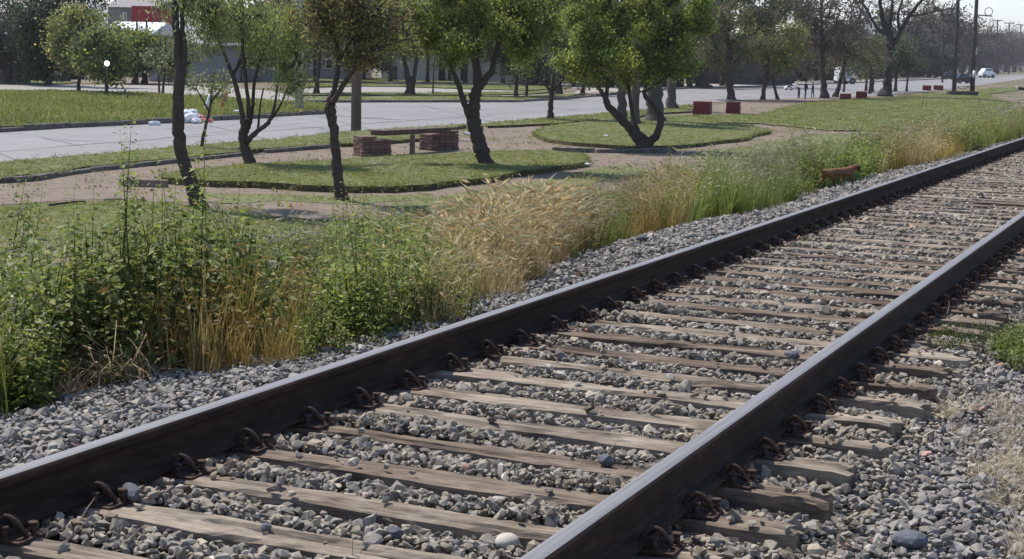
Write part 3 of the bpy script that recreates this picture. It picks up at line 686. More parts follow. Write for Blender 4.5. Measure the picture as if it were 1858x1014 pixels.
# single stones that stand out
def lone(px, py, z, size, mat, label, seed, sc=(1, .8, .6), noise_=.12, sub=2):
    p = at(px, py, z); mb = MB(); mb.sph((0, 0, 0), size/2, sc, sub, noise=noise_, seed=seed)
    o = mb.build('stone', mat, loc=(p[0], p[1], z+size*sc[2]*.35)); o.rotation_euler = (0, 0, seed)
    if noise_ < .05:
        for f in o.data.polygons: f.use_smooth = True
    tag(o, label, 'stone')
lone(920, 993, -.205, .085, MT['palestone'], 'pale rounded stone beside the near rail at the bottom edge', 5, (1, .9, .62), .02, 3)
lone(482, 962, -.176, .045, MT['bowl'], 'small dark stone lying alone on the second sleeper face', 8)
lone(1100, 843, -.176, .07, MT['bowl'], 'blue-grey stone perched on a sleeper next to the pale straw', 3, (1, .8, .7))
lone(238, 905, -.165, .09, MT['bowl'], 'large grey stone jammed in the second rail clip from the left', 12, (1.1, .6, .7))
lone(712, 975, -.18, .07, MT['bowl'], 'dark purple-grey stone on the edge of the lowest sleeper', 14)
lone(1436, 650, -.19, .085, MT['bowl'], 'dark stone between the rails beside the near rail', 15, (1.1, .8, .6))
lone(1650, 990, -.225, .11, MT['bowl'], 'large smooth dark stone in the ballast at bottom right', 16, (1.1, .9, .55), .05)
lone(1165, 436, -.30, .11, MT['bowl'], 'dark purple-brown stone at the foot of the golden grass', 17, (1.2, .8, .5))
lone(1165, 1012, -.215, .07, MT['white'], 'white stone beside the near rail at the bottom edge', 18)

# ------------------------------------------------------------------ verge vegetation
def leafy_proto(seed, h, nl, ls, cols, spread=.1, stemc=(.07, .09, .03), stems=1, droop=.3, topleaf=.5, cup=.25):
    r = np.random.default_rng(seed); V = []; T = []; C = []
    for s in range(stems):
        a = r.uniform(0, 6.28); ln = spread*r.uniform(.2, 1) if stems > 1 else spread*.25; H = h*r.uniform(.7, 1.05)
        base = np.array([math.cos(a), math.sin(a), 0])*.02*(stems > 1)
        top = np.array([math.cos(a)*ln, math.sin(a)*ln, H]); w = np.array([.004, .0, 0]); w2 = np.array([0, .004, 0])
        for ww in (w, w2):
            b0 = len(V); V += [base-ww, base+ww, (base+top)/2+ww*.8, (base+top)/2-ww*.8, top]
            T += [(b0, b0+1, b0+2), (b0, b0+2, b0+3), (b0+3, b0+2, b0+4)]; C += [stemc]*3
        n = max(4, nl//stems)
        for k in range(n):
            t = r.uniform(.06, 1)**.8; p = base+(top-base)*t; az = r.uniform(0, 6.28); L = ls*(1-(1-topleaf)*t)*r.uniform(.6, 1.3)
            pet = L*r.uniform(.3, 1.3); d = np.array([math.cos(az), math.sin(az), r.uniform(-.2, .7)]); d /= np.linalg.norm(d)
            q = p+d*pet; e = np.array([math.cos(az), math.sin(az), -droop+r.normal(0, .35)]); e /= np.linalg.norm(e)
            sd_ = np.cross(e, [0, 0, 1]); sd_ /= np.linalg.norm(sd_)+1e-6; sd_ = sd_+np.array([0, 0, r.normal(0, .3)]); upv = np.cross(sd_, e)
            c = np.array(cols[r.integers(len(cols))])*r.uniform(.7, 1.3); b0 = len(V)
            V += [q, q+e*L*.5+sd_*L*.38+upv*L*cup*.4, q+e*L, q+e*L*.5-sd_*L*.38+upv*L*cup*.4]
            T += [(b0, b0+1, b0+2), (b0, b0+2, b0+3)]; C += [c, c*.92]
    return np.array(V), np.array(T), np.array(C, float)
def fox_proto(seed, n, h, cols, heads, lean=.5, rad=.07, w=.005, hl=.06, hw=.008, bladeN=10, bh=.5):
    r = np.random.default_rng(seed); V = []; T = []; C = []
    v, t, c = blade_proto(bladeN, h*bh, w*1.5, lean, seed+77, cols, rad, 3); V += list(v); T += list(map(tuple, t)); C += list(c)
    wind = .3
    for k in range(n):
        a = r.uniform(0, 6.28); p = np.array([math.cos(a), math.sin(a), 0])*rad*math.sqrt(r.uniform()); H = h*r.uniform(.65, 1.1)
        b = r.uniform(0, 6.28); d = np.array([math.cos(b)*.8+wind, math.sin(b)*.8-.1, 0])*lean*H*r.uniform(.4, 1); s = np.array([-math.sin(b), math.cos(b), 0])*w*.5
        m1 = p+d*.25+np.array([0, 0, H*.55]); tp = p+d+np.array([0, 0, H]); cc = np.array(cols[r.integers(len(cols))])*r.uniform(.8, 1.2)
        b0 = len(V); V += [p-s, p+s, m1-s*.8, m1+s*.8, tp-s*.5, tp+s*.5]; T += [(b0, b0+1, b0+3), (b0, b0+3, b0+2), (b0+2, b0+3, b0+5), (b0+2, b0+5, b0+4)]; C += [cc]*4
        if heads is not None:
            hd = d/(np.linalg.norm(d)+1e-6)*.9+np.array([0, 0, r.uniform(-.2, .8)]); hd /= np.linalg.norm(hd); L = hl*r.uniform(.7, 1.3); hc = np.array(heads[r.integers(len(heads))])*r.uniform(.8, 1.2)
            s1 = np.cross(hd, [0, 0, 1.]); s1 /= np.linalg.norm(s1)+1e-6; s2 = np.cross(s1, hd)
            for q in (s1, s2):
                b0 = len(V); V += [tp, tp+hd*L*.4+q*hw, tp+hd*L*1.15, tp+hd*L*.4-q*hw]; T += [(b0, b0+1, b0+2), (b0, b0+2, b0+3)]; C += [hc, hc*.9]
    return np.array(V), np.array(T), np.array(C, float)
GRN = [(.155, .205, .038), (.12, .165, .03), (.20, .25, .045), (.27, .29, .07), (.095, .135, .028), (.24, .23, .06)]
BRG = [(.19, .25, .045), (.25, .28, .06), (.14, .20, .036)]
GOLD = [(.38, .28, .10), (.31, .23, .075), (.44, .33, .14), (.26, .22, .07), (.20, .19, .06)]
TAN = [(.42, .335, .17), (.33, .26, .12), (.48, .39, .21), (.26, .21, .085)]
STRAW = [(.46, .38, .25), (.36, .28, .17), (.55, .46, .32)]
HPALE = [(.45, .42, .27), (.36, .35, .2), (.52, .48, .33)]
HTAN = [(.48, .38, .21), (.56, .46, .27), (.36, .26, .13)]
PROT = {
 'leafy': [leafy_proto(s, .56, 96, .058, GRN, .15, stems=4, cup=.35) for s in range(7)],
 'stalk': [leafy_proto(50+s, .85, 110, .048, GRN, .06, stems=1, topleaf=.3) for s in range(5)],
 'low': [leafy_proto(90+s, .16, 26, .026, GRN+BRG, .12, stems=4) for s in range(5)],
 'bright': [leafy_proto(20+s, .42, 64, .062, BRG, .15, stems=4) for s in range(5)],
 'green': [fox_proto(s, 6, .55, BRG+GRN, HPALE, .45, .07, .006, .05, .0055, 16, .75) for s in range(6)],
 'pale': [fox_proto(30+s, 9, .55, BRG+[(.2, .22, .09)], HPALE, .55, .08, .006, .06, .0065, 14, .7) for s in range(6)],
 'fox': [fox_proto(60+s, 15, .48, TAN, HTAN+HPALE, .75, .08, .004, .075, .0075, 12, .6) for s in range(6)],
 'gold': [fox_proto(80+s, 9, .42, GOLD, GOLD+HPALE, .4, .08, .005, .05, .006, 14, .8) for s in range(6)],
 'straw': [fox_proto(110+s, 10, .30, STRAW, STRAW, 1.6, .10, .0045, .03, .004, 20, .9) for s in range(6)],
}
NAMES = list(PROT); ALLP = []; START = {}
for k_ in NAMES: START[k_] = len(ALLP); ALLP += PROT[k_]
def vegetation():
    zones = [  # px upper bound : {type: weight}
     (60, dict(green=.55, stalk=.12, leafy=.1, pale=.15, straw=.08)), (140, dict(stalk=.2, leafy=.5, straw=.2, gold=.05, low=.05)), (290, dict(leafy=.55, stalk=.2, straw=.15, gold=.1)),
     (400, dict(gold=.46, leafy=.40, stalk=.09, green=.05)), (500, dict(gold=.42, leafy=.50, green=.08)), (620, dict(leafy=.45, green=.2, gold=.25, low=.1)), (770, dict(leafy=.8, bright=.15, stalk=.05)),
     (840, dict(leafy=.4, fox=.5, low=.1)), (1070, dict(fox=.92, gold=.08)), (1140, dict(green=.85, leafy=.15)), (1240, dict(gold=.7, fox=.25, green=.05)), (1300, dict(gold=.5, pale=.3, green=.2)),
     (1460, dict(pale=.65, green=.35)), (1600, dict(bright=.75, green=.15, pale=.1)), (1720, dict(gold=.45, fox=.35, pale=.2)), (1780, dict(gold=.35, bright=.45, pale=.2)), (3000, dict(green=.4, gold=.25, pale=.25, bright=.1))]
    zx = [z[0] for z in zones]
    X, Y = [], []
    for y0, y1, dn in [(3.2, 9, 150), (9, 14, 120), (14, 22, 85), (22, 36, 50), (36, 70, 24)]:
        n = int((y1-y0)*7*dn); X.append(rng.uniform(-11, -3.6, n)); Y.append(rng.uniform(y0, y1, n))
    X = np.concatenate(X); Y = np.concatenate(Y)
    e = veg_edge(Y)+rng.normal(0, .06, len(Y))+.10*np.sin(Y*5)+.24*np.exp(-((Y-8.2)/1.6)**2); e = np.minimum(e, -3.80); back = -8.9+.35*np.sin(Y*.7)+.25*np.sin(Y*1.9)-np.interp(Y, [3, 12, 30, 70], [.6, .4, 0, 1.2])
    d = (e-X); dep = e-back
    keep = (d > 0) & (rng.uniform(size=len(X)) < np.clip((dep-d)/(.35*dep), 0.03, 1)*np.interp(d, [0, 2, 4, 6], [1, .8, .6, .5])); keep &= (X > back-1.0)
    px_, _ = proj(np.stack([X, Y, X*0-.6], -1)); keep &= (px_ > -160) & (px_ < 2050)
    dg_ = ongnd(1518, 343); keep &= ~((np.hypot(X-dg_[0], Y-dg_[1]) < .42) | ((X > dg_[0]-.15) & (np.abs(Y-dg_[1]) < .7)))
    X, Y, d, px_, back = X[keep], Y[keep], d[keep], px_[keep], back[keep]; n = len(X)
    jpx = px_+rng.normal(0, 1, n)*np.interp(px_, [0, 700, 1000, 1900], [36, 30, 16, 10])+np.interp(px_, [900, 1300], [25, 12])*np.sin(Y*3+X*2); z = np.searchsorted(zx, jpx); nz = np.sin(X*2.1+1.3*np.sin(Y*1.4))+np.sin(Y*2.3+X*1.1+2)+.6*np.sin(X*4.7-Y*3.1); u = np.clip(.5+.27*nz+rng.normal(0, .13, n), .001, .999); which = np.zeros(n, int); typ = np.empty(n, object)
    for zi, (_, w) in enumerate(zones):
        ii = np.nonzero(z == zi)[0]
        if not len(ii): continue
        cs = np.cumsum(list(w.values())); cs /= cs[-1]; ks = list(w); c = np.searchsorted(cs, u[ii])
        for a, k in enumerate(ks):
            jj = ii[c == a]; typ[jj] = k; which[jj] = START[k]+rng.integers(0, len(PROT[k]), len(jj))
    # low creeping leaves right at the edge
    lo = ((d < .22) | (X < back+.3)) & (rng.uniform(size=n) < .75) & (px_ > 120) & (px_ < 900); which[lo] = START['low']+rng.integers(0, 5, lo.sum())
    st = (d < .75) & (px_ > 80) & (px_ < 270) & (rng.uniform(size=n) < .8); which[st] = START['straw']+rng.integers(0, 6, st.sum())
    gd = (d < 1.0) & (px_ > 280) & (px_ < 540) & (rng.uniform(size=n) < .72); which[gd] = START['gold']+rng.integers(0, 6, gd.sum())
    sc = rng.uniform(.6, 1.15, n)*np.interp(d, [0, .15, .5], [.55, .85, 1.0])
    sc *= np.interp(px_, [-100, 60, 120, 180, 260, 400, 520, 620, 740, 800, 900, 1060, 1250, 1500, 1858], [1.4, 1.4, 1.25, 1.2, 1.25, 1.2, 1.02, .95, 1.05, .95, .95, .95, 1.0, 1.0, 1.0])
    hz2 = np.sin(X*1.7-Y*2.2)+np.sin(Y*1.3+X*2.9+1); sc *= 1+.16*hz2
    tint = rng.uniform(.8, 1.2, n)[:, None]*np.ones(3)
    hzone = 1+.15*np.sin(X*3+Y)+0*X; tint *= hzone[:, None]
    pos = np.stack([X, Y, gz(X)-.01], -1); rot = rotmats(rng.uniform(0, 6.28, n), rng.normal(0, .08, n), rng.normal(0, .08, n))
    rot[:, :, :] = rot
    sc[st] *= .78; tint[st] *= np.array([1.5, 1.45, 1.4]); sc[gd] *= .85; tint[gd] *= np.array([1.15, 1.02, .85])
    lf = (which < START['green']); tint[lf] *= 1.1; sc[(which >= START['bright']) & (which < START['green'])] *= 1.3; gfar = (which >= START['gold']) & (which < START['straw']) & (px_ > 1100); tint[gfar] *= np.array([1.2, 1.08, .85])
    fx = (which >= START['fox']) & (which < START['fox']+6); sc[fx] *= 1.08; tint[fx] *= np.array([1.12, 1.06, .98])
    groups = {'tall_weeds': (['leafy', 'stalk', 'low', 'bright'], 'dense dark green leafy weeds growing along the ballast shoulder', 'weeds'),
              'green_grass': (['green', 'pale'], 'tall green wild grass with pale seed heads on the trackside verge', 'tall grass'),
              'dry_grass': (['fox', 'gold', 'straw'], 'dry golden and tan foxtail grass on the trackside verge', 'dry grass')}
    for nm, (ks, lab, cat) in groups.items():
        m = np.zeros(n, bool)
        for k in ks: m |= (which >= START[k]) & (which < START[k]+len(PROT[k]))
        a = NP(); scatter(a, ALLP, np.where(m, which, -1), pos, rot, sc, tint)
        tag(a.build(nm, MT['grass'] if nm != 'tall_weeds' else MT['leaf']), lab, cat, kind='stuff')
    print('plants', n)
vegetation()
# tall single weeds that stand above the rest
def single(px, py, top, label, seed, z=None, cols=GRN, name='tall_weed', cat='weed'):
    X = -5.1 if z is None else z
    # find point on line of sight to (px, py) lying on the bank
    lo_, hi_ = -.25, -1.1
    for _ in range(30):
        m_ = (lo_+hi_)/2; p = at(px, py, m_)
        if gz(p[0]) < m_: lo_ = m_
        else: hi_ = m_
    p = at(px, py, m_); h = (py-top)/ppm(p)
    V, T, C = leafy_proto(seed, h, int(210*h/.7), .052, cols, .07, stems=1, topleaf=.32)
    root = empty(name, (p[0], p[1], p[2]-.01)); tag(root, label, cat, 'tall leafy weeds rising above the verge')
    ns = 6
    mesh_np('stem', V, tris=T[:ns], mat=MT['leaf'], parent=root, col=C[:ns])
    mesh_np('leaves', V, tris=T[ns:], mat=MT['leaf'], parent=root, col=C[ns:])
single(42, 610, 345, 'tall leafy weed stalk nearest the left edge of the photo', 301)
single(70, 600, 392, 'leafy weed just right of the leftmost tall stalk', 302)
single(158, 600, 430, 'thin dark weed stalk alone above the straw heap', 303)
single(243, 618, 350, 'taller and fuller of the weed stalks behind the straw clump', 304)
single(284, 622, 346, 'dense tall weed stalk standing in front of the leaning dark trunk', 305)
single(268, 628, 372, 'tall thick weed between the two highest stalks near the straw', 306)
single(402, 560, 392, 'leafy weed in the golden grass below the leaning tree', 309)
single(455, 505, 362, 'weed with a bare tip beside the base of the leaning tree', 310)
single(525, 560, 400, 'slim weed standing at the edge of the bare earth patch', 311)
single(748, 545, 388, 'tall spiky weed left of the tan foxtail grass', 312)
single(700, 560, 425, 'leafy weed just left of the spiky one by the foxtail grass', 313)
single(640, 590, 430, 'bushy green weed above the middle of the far rail', 314, cols=BRG)
single(1213, 330, 262, 'lone thin weed standing before the bare earth path', 315)
single(1735, 240, 180, 'yellowish bushy weed on the verge near the right edge', 316, cols=GOLD+BRG)
# green clump at the right sleeper ends, dry straw bottom right, tufts in the ballast
def clump(name, kinds, region, n, z, scl, label, cat, mat='grass'):
    P = np.array([at(x, y, z) for x, y in region]); lo_, hi_ = P[:, :2].min(0), P[:, :2].max(0)
    x = rng.uniform(lo_[0], hi_[0], n*4); y = rng.uniform(lo_[1], hi_[1], n*4); ok = inpoly(P, x, y); x, y = x[ok][:n], y[ok][:n]; m = len(x)
    w = np.array([START[k]+rng.integers(0, 5) for k in rng.choice(kinds, m)]); a = NP()
    scatter(a, ALLP, w, np.stack([x, y, np.full(m, z)], -1), rotmats(rng.uniform(0, 6.28, m), rng.normal(0, .1, m), rng.normal(0, .1, m)), rng.uniform(.6, 1.1, m)*scl, rng.uniform(.8, 1.2, m)[:, None]*np.ones(3))
    tag(a.build(name, MT[mat]), label, cat, kind='stuff')
clump('low_green_weeds', ['low', 'low', 'bright'], [(1800, 636), (1858, 618), (1900, 640), (1900, 690), (1858, 682), (1808, 660)], 120, -.235, .42, 'low green weeds growing beside the sleeper ends at right', 'weeds', 'leaf')
clump('creeping_weeds', ['low'], [(1672, 615), (1730, 598), (1860, 606), (1812, 640), (1690, 640)], 70, -.20, .5, 'creeping green weeds between the near rail and sleeper ends', 'weeds', 'leaf')
clump('dry_straw', ['straw'], [(1770, 860), (1850, 820), (1900, 900), (1900, 1020), (1840, 1030), (1800, 940)], 42, -.228, .36, 'flattened pale dry straw on the ballast at the bottom right corner', 'straw')
clump('thin_straw', ['straw'], [(1690, 760), (1800, 720), (1900, 760), (1858, 840), (1780, 850)], 20, -.222, .34, 'few pale straw stems scattered on the ballast at right', 'straw')
def stem(px, py, tx, ty, w, z, label, mat=None, name='dry_stem'):
    a = at(px, py, z); b = px3(tx, ty, a, .02); m_ = (a+b)/2+np.array([.01, 0, .01])
    V, Q, T = tube([a-np.array([0, 0, .02]), m_, b], [w, w*.8, w*.3], 5); A = NP(); A.add(V-a, Q, T, (.42, .36, .26)); o = A.build(name, MT['grass']); o.location = a; tag(o, label, 'dry stem')
stem(1088, 838, 1121, 797, .0035, -.17, 'pale straw sticking up from the stones beside the near rail')
stem(1318, 706, 1312, 690, .002, -.18, 'tiny pale straw between the rails')
stem(640, 1004, 628, 958, .0015, -.17, 'left one of two thin brown stems on the lowest sleeper')
stem(652, 1004, 656, 962, .0015, -.17, 'right one of two thin brown stems on the lowest sleeper')
stem(133, 955, 172, 903, .003, -.19, 'grey dry twig leaning against the stones beside the left rail clip')
stem(1716, 572, 1722, 545, .004, -.18, 'pale forked straw on the clip of the near rail')
# ------------------------------------------------------------------ trees
BD = (.075, .058, .048); BG = (.105, .09, .078)
def tree(name, base_px, limbs, crowns, label, cat='tree', leafcol=GRN, leaf=.06, nleaf=60, sig=.22, bark=BD, twig=.012, seed=0, droop=0, group=None, base=None, leafpart='crown', dens=1.0, bare=False, twc=None):
    r = np.random.default_rng(seed+1000); b = at(*base_px) if base is None else np.asarray(base); root = empty(name, b)
    A = NP(); nodes = []; s = ppm(b)
    for L in limbs:
        P = np.array([px3(q[0], q[1], b, q[3] if len(q) > 3 else 0) for q in L]); rad = np.array([q[2] for q in L])/2/s
        t = np.linspace(0, len(P)-1, (len(P)-1)*5+1); pts = np.stack([np.interp(t, range(len(P)), P[:, i]) for i in range(3)], -1); rr = np.interp(t, range(len(P)), rad)
        for _ in range(3): pts[1:-1] = (pts[:-2]+2*pts[1:-1]+pts[2:])/4
        pts[1:-1] += r.normal(0, 1, pts[1:-1].shape)*rr[1:-1, None]*.10
        rr = rr*(1+r.normal(0, .05, len(rr)))
        if L is limbs[0]:
            pts[0, 2] -= .1; rr[0] *= 1.5; rr[1] *= 1.22; rr[2] *= 1.05
        V, Q, T = tube(pts, rr, 9 if s > 30 else 6); A.add(V-b, Q, T, bark)
        h0 = 2 if len(pts) > 6 else 0
        nodes += list(pts[len(pts)//3:] if L is limbs[0] else pts[h0:])
    nodes = [np.asarray(q) for q in nodes]; C = []
    if False:
        crowns = [(c0[0], c0[1], c0[2]*.86, c0[3]*.86, c0[4]*.72, *c0[5:]) for c0 in crowns]+[(c0[0]+c0[2]*.85*math.cos(a_), c0[1]+c0[3]*.8*math.sin(a_), c0[2]*r.uniform(.2, .38), c0[3]*r.uniform(.2, .4), max(4, c0[4]*.055), (c0[5] if len(c0) > 5 else 0)+r.uniform(-.5, .5)) for c0 in crowns for a_ in r.uniform(0, 6.28, 6)]
    if s > 35: sig *= .72
    lob = []
    for (cx, cy, rx, ry, n, *o) in crowns:
        if n < 30 or bare: lob.append((cx, cy, rx, ry, n, *o)); continue
        nl = int(np.clip(n/14, 4, 11))
        for q in range(nl):
            a_ = r.uniform(0, 6.28); rr_ = r.uniform(.2, 1.08); fl = r.uniform(.2, .42)
            lob.append((cx+rx*rr_*math.cos(a_), cy+ry*rr_*math.sin(a_), rx*fl, ry*fl*1.05, n/nl*(.55 if s > 35 else .8), (o[0] if o else 0)+r.uniform(-.7, .7)*rx/s))
    crowns = lob
    for (cx, cy, rx, ry, n, *o) in crowns:
        c = px3(cx, cy, b, o[0] if o else 0); k = 0; n = int(n*dens)
        u = r.normal(0, 1, (n, 3)); u /= np.linalg.norm(u, axis=1)[:, None]; u *= r.uniform(.1, 1, n)[:, None]**.6; u *= (1+.22*np.sin(u[:, :1]*5+seed)+.18*np.sin(u[:, 2:]*7+u[:, 1:2]*4+seed*2)); u += r.normal(0, .07, (n, 3))
        C += list(c+rt0*u[:, :1]*rx/s+FWH*u[:, 1:2]*rx/s*.9+np.array([0, 0, 1])*u[:, 2:]*ry/s)
    C = np.array(C); nodesA = np.array(nodes); nn = len(nodesA)
    par = []; P_all = nodesA
    if len(C):
        d0 = np.linalg.norm(C[:, None]-nodesA[None], axis=2).min(1); C = C[np.argsort(d0)]
        allp = np.vstack([nodesA, C]); par = np.zeros(len(allp), int)-1; cnt = np.ones(len(allp))
        for i in range(len(C)):
            d_ = np.linalg.norm(allp[:nn+i]-C[i], axis=1); d_[nn:] *= 1.12; par[nn+i] = d_.argmin()
        for i in range(len(allp)-1, nn-1, -1):
            if par[i] >= nn: cnt[par[i]] += cnt[i]
        for i in range(nn, len(allp)):
            a, c = allp[par[i]], allp[i]; L = np.linalg.norm(c-a); m_ = (a+c)/2+r.normal(0, .09, 3)*L+np.array([0, 0, .05*L if not droop else -.02])
            r1 = twig*cnt[i]**.42; A.add(*[x if k else x-b for k, x in enumerate(tube([a, m_, c], [r1*1.15, r1, r1*.7], 4 if s > 25 else 3, cap=False)[:2])], None, bark)
        if bare:
            for i in range(nn, len(allp)):
                for k in range(bare):
                    dr = r.normal(0, 1, 3); dr[2] = abs(dr[2])*.9; dr /= np.linalg.norm(dr); L = sig*r.uniform(1, 2.4); c = allp[i]; e = c+dr*L; m_ = (c+e)/2+r.normal(0, .1, 3)*L; w = twig*.55; sd_ = np.cross(dr, r.normal(0, 1, 3)); sd_ /= np.linalg.norm(sd_)
                    A.add(np.array([c-sd_*w, c+sd_*w, m_+sd_*w*.8, m_-sd_*w*.8, e])-b, None, [(0, 1, 2), (0, 2, 3), (3, 2, 4)], twc or bark)
    A.build('trunk', MT['bark'], root, smooth=True)
    if nleaf and len(C):
        n = int(len(C)*nleaf*(1.15 if s > 35 else 1)); ci = r.integers(0, len(C), n); cf = r.uniform(.6, 1.6, len(C))*(1.3 if s > 35 else 1.12); yel = r.uniform(size=len(C)) < .22
        p = C[ci]+r.normal(0, 1, (n, 3))*np.array([sig, sig, sig*(.75 if not droop else 1.5)]); 
        if droop: p[:, 2] -= np.abs(r.normal(0, droop, n))
        a = r.normal(0, 1, (n, 3)); a /= np.linalg.norm(a, axis=1)[:, None]
        if droop: a[:, 2] -= 1.2; a /= np.linalg.norm(a, axis=1)[:, None]
        c_ = np.cross(a, r.normal(0, 1, (n, 3))); c_ /= np.linalg.norm(c_, axis=1)[:, None]
        L = leaf*r.uniform(.6, 1.35, n)[:, None]; wd = .34 if not droop else .16
        V = np.stack([p-a*L*.5, p+c_*L*wd, p+a*L*.5, p-c_*L*wd], 1).reshape(-1, 3)-b
        Q = np.arange(n*4).reshape(-1, 4); lc = np.array(leafcol)[r.integers(0, len(leafcol), n)]*(cf[ci]*r.uniform(.8, 1.2, n))[:, None]
        lc[yel[ci]] *= np.array([1.5, 1.35, 1.0])
        mesh_np(leafpart, V, Q, None, MT['leaf'], root, lc)
    return tag(root, label, cat, group)
TG = [(.105, .14, .032), (.15, .18, .042), (.08, .11, .028), (.21, .235, .06)]
TY = [(.17, .20, .05), (.23, .26, .075), (.13, .165, .04), (.14, .165, .045)]
TW = [(.13, .165, .07), (.10, .135, .055), (.17, .20, .09), (.15, .18, .07)]
TO = [(.16, .165, .06), (.12, .13, .05), (.19, .20, .075), (.14, .115, .06)]
TD = [(.035, .055, .032), (.045, .068, .036), (.06, .08, .045), (.028, .042, .028)]
TM = [(.075, .095, .045), (.10, .12, .055), (.06, .075, .04), (.12, .135, .07)]
TB = [(.085, .06, .048), (.06, .045, .04), (.11, .08, .06), (.05, .055, .035)]
TR = [(.075, .042, .036), (.055, .035, .033), (.095, .06, .05), (.05, .045, .035)]
GRP = 'park trees between the track and the road'
tree('leaning_tree', (362, 377), [[(362, 377, 30), (345, 330, 25), (330, 285, 22), (323, 240, 22), (322, 200, 21), (324, 160, 21), (328, 130, 20), (322, 95, 14), (320, 50, 13), (317, 0, 12), (310, -80, 9, .2)], [(328, 132, 15), (336, 95, 11), (331, 55, 9), (330, 25, 8), (340, -10, 7, .3), (355, -70, 5, .6)], [(331, 128, 8), (338, 118, 6), (345, 112, 4)]],
     [(372, -70, 110, 50, 90, .3), (385, 10, 55, 40, 70, .8), (360, -70, 60, 45, 45)], 'leaning tree with rough dark bark rising from the weeds, leftmost of the near trunks', leafcol=TW, leaf=.07, nleaf=80, sig=.16, seed=1, droop=.25, group=GRP)
tree('sapling', (365, 274), [[(365, 274, 7), (369, 245, 6), (377, 215, 5), (383, 185, 4.5), (384, 160, 3.5), (388, 130, 2.5)], [(380, 205, 4), (368, 180, 3), (355, 160, 2)], [(383, 185, 3.5), (398, 165, 3), (412, 148, 2)]],
     [(370, 140, 32, 30, 34), (400, 150, 24, 30, 26)], 'thin young tree with sparse pale leaves beside the road, in front of the rubbish', leafcol=[(.12, .14, .06), (.16, .18, .09), (.09, .11, .05)], leaf=.06, nleaf=22, sig=.16, seed=2, twig=.006)
tree('forked_tree', (455, 305), [[(455, 305, 24), (450, 285, 20), (443, 262, 18), (440, 243, 18), (446, 228, 17), (452, 215, 16)], [(442, 232, 12, -.1), (440, 205, 9, -.1), (430, 165, 9, -.1), (420, 130, 8, -.1), (405, 95, 6, -.2), (395, 60, 4, -.3)], [(423, 135, 6), (437, 110, 6), (442, 70, 5), (440, 20, 5), (438, -40, 3)], [(452, 217, 10), (450, 180, 7), (444, 130, 7), (440, 80, 6), (436, 20, 5), (434, -30, 4)], [(454, 217, 10, .1), (459, 190, 7, .1), (460, 150, 6, .1), (475, 100, 5, .2), (488, 60, 4, .3)], [(449, 256, 11, -.1), (466, 238, 9, -.1), (485, 226, 8, -.1), (493, 212, 7, -.1), (500, 185, 5, 0), (504, 150, 4, 0), (512, 120, 3, .1)], [(494, 214, 5), (510, 190, 4), (525, 150, 3), (545, 115, 2.5)], [(468, 236, 5), (470, 215, 4), (472, 190, 3), (478, 160, 2.5)]],
     [(470, 30, 90, 55, 170), (420, 20, 55, 50, 70, .3), (520, 60, 55, 50, 110, -.3), (505, 135, 40, 45, 60), (450, -60, 120, 50, 120), (545, 20, 40, 50, 60)], 'low forked tree of many thin stems beside the path, left of the knotty tree', leafcol=TY+TW, leaf=.06, nleaf=60, sig=.17, seed=3, group=GRP, droop=.06)
tree('knotty_tree', (620, 364), [[(620, 364, 26), (615, 340, 21), (611, 300, 19), (608, 260, 17), (604, 225, 17), (598, 200, 20), (602, 180, 17), (606, 165, 11), (611, 140, 10), (615, 110, 9), (610, 60, 7, .2), (590, 10, 5, .4), (560, -40, 4, .6)], [(603, 188, 11, -.1), (614, 168, 10, -.1), (625, 150, 9, -.1), (640, 130, 8, -.2), (655, 105, 6, -.2), (690, 85, 4, -.2), (740, 70, 3, 0)], [(640, 128, 6), (645, 90, 5), (640, 40, 4), (650, -20, 3)], [(613, 115, 6), (632, 80, 5), (665, 40, 4), (700, 0, 3)]],
     [(640, 20, 80, 55, 170), (590, 40, 50, 55, 70), (690, 60, 60, 35, 90), (620, -50, 130, 50, 110), (650, 105, 40, 22, 50)], 'knotty slender tree at the near edge of the front lawn, thin olive and brown foliage', leafcol=TO+[(.10, .06, .04)], leaf=.05, nleaf=26, sig=.15, seed=4, twig=.008, group=GRP, bare=2, twc=(.10, .075, .06))
tree('lawn_tree', (884, 306), [[(884, 306, 34), (876, 280, 27), (868, 255, 26), (860, 225, 26), (857, 205, 27), (862, 180, 21), (868, 155, 18), (865, 125, 15), (860, 90, 12), (852, 40, 9), (845, -20, 6)], [(853, 212, 14, -.1), (843, 190, 12, -.1), (836, 165, 10, -.1), (826, 140, 9, -.1), (815, 115, 6, 0), (800, 90, 4, 0)], [(868, 160, 14), (880, 145, 14), (893, 130, 12), (898, 100, 9), (910, 60, 7), (930, 10, 5)], [(862, 100, 6), (890, 60, 5), (900, 20, 4)]],
     [(850, 20, 95, 50, 260), (790, 50, 60, 40, 110), (920, 40, 60, 55, 150), (860, -60, 140, 60, 160), (755, 40, 45, 45, 70), (965, 20, 40, 60, 70), (830, 95, 40, 22, 40), (930, 90, 45, 25, 50), (720, 70, 40, 25, 30)], 'sturdy dark tree leaning left on the front lawn, dense bright green crown', leafcol=TG+[(.16, .21, .04)], leaf=.065, nleaf=72, sig=.17, seed=5, group=GRP)
tree('small_tree', (998, 219), [[(998, 219, 12), (999, 190, 10), (1001, 165, 9), (1004, 140, 7), (1008, 110, 5), (1005, 70, 4)], [(1001, 168, 6), (985, 148, 4), (970, 125, 3)], [(1002, 165, 6), (1018, 148, 4), (1035, 130, 3)]],
     [(1000, 95, 62, 45, 170), (955, 60, 30, 50, 60), (1010, 20, 60, 60, 130)], 'small round-crowned tree with thin straight trunk beside the road', leafcol=TG+TM, leaf=.08, nleaf=60, sig=.22, seed=6, group=GRP)
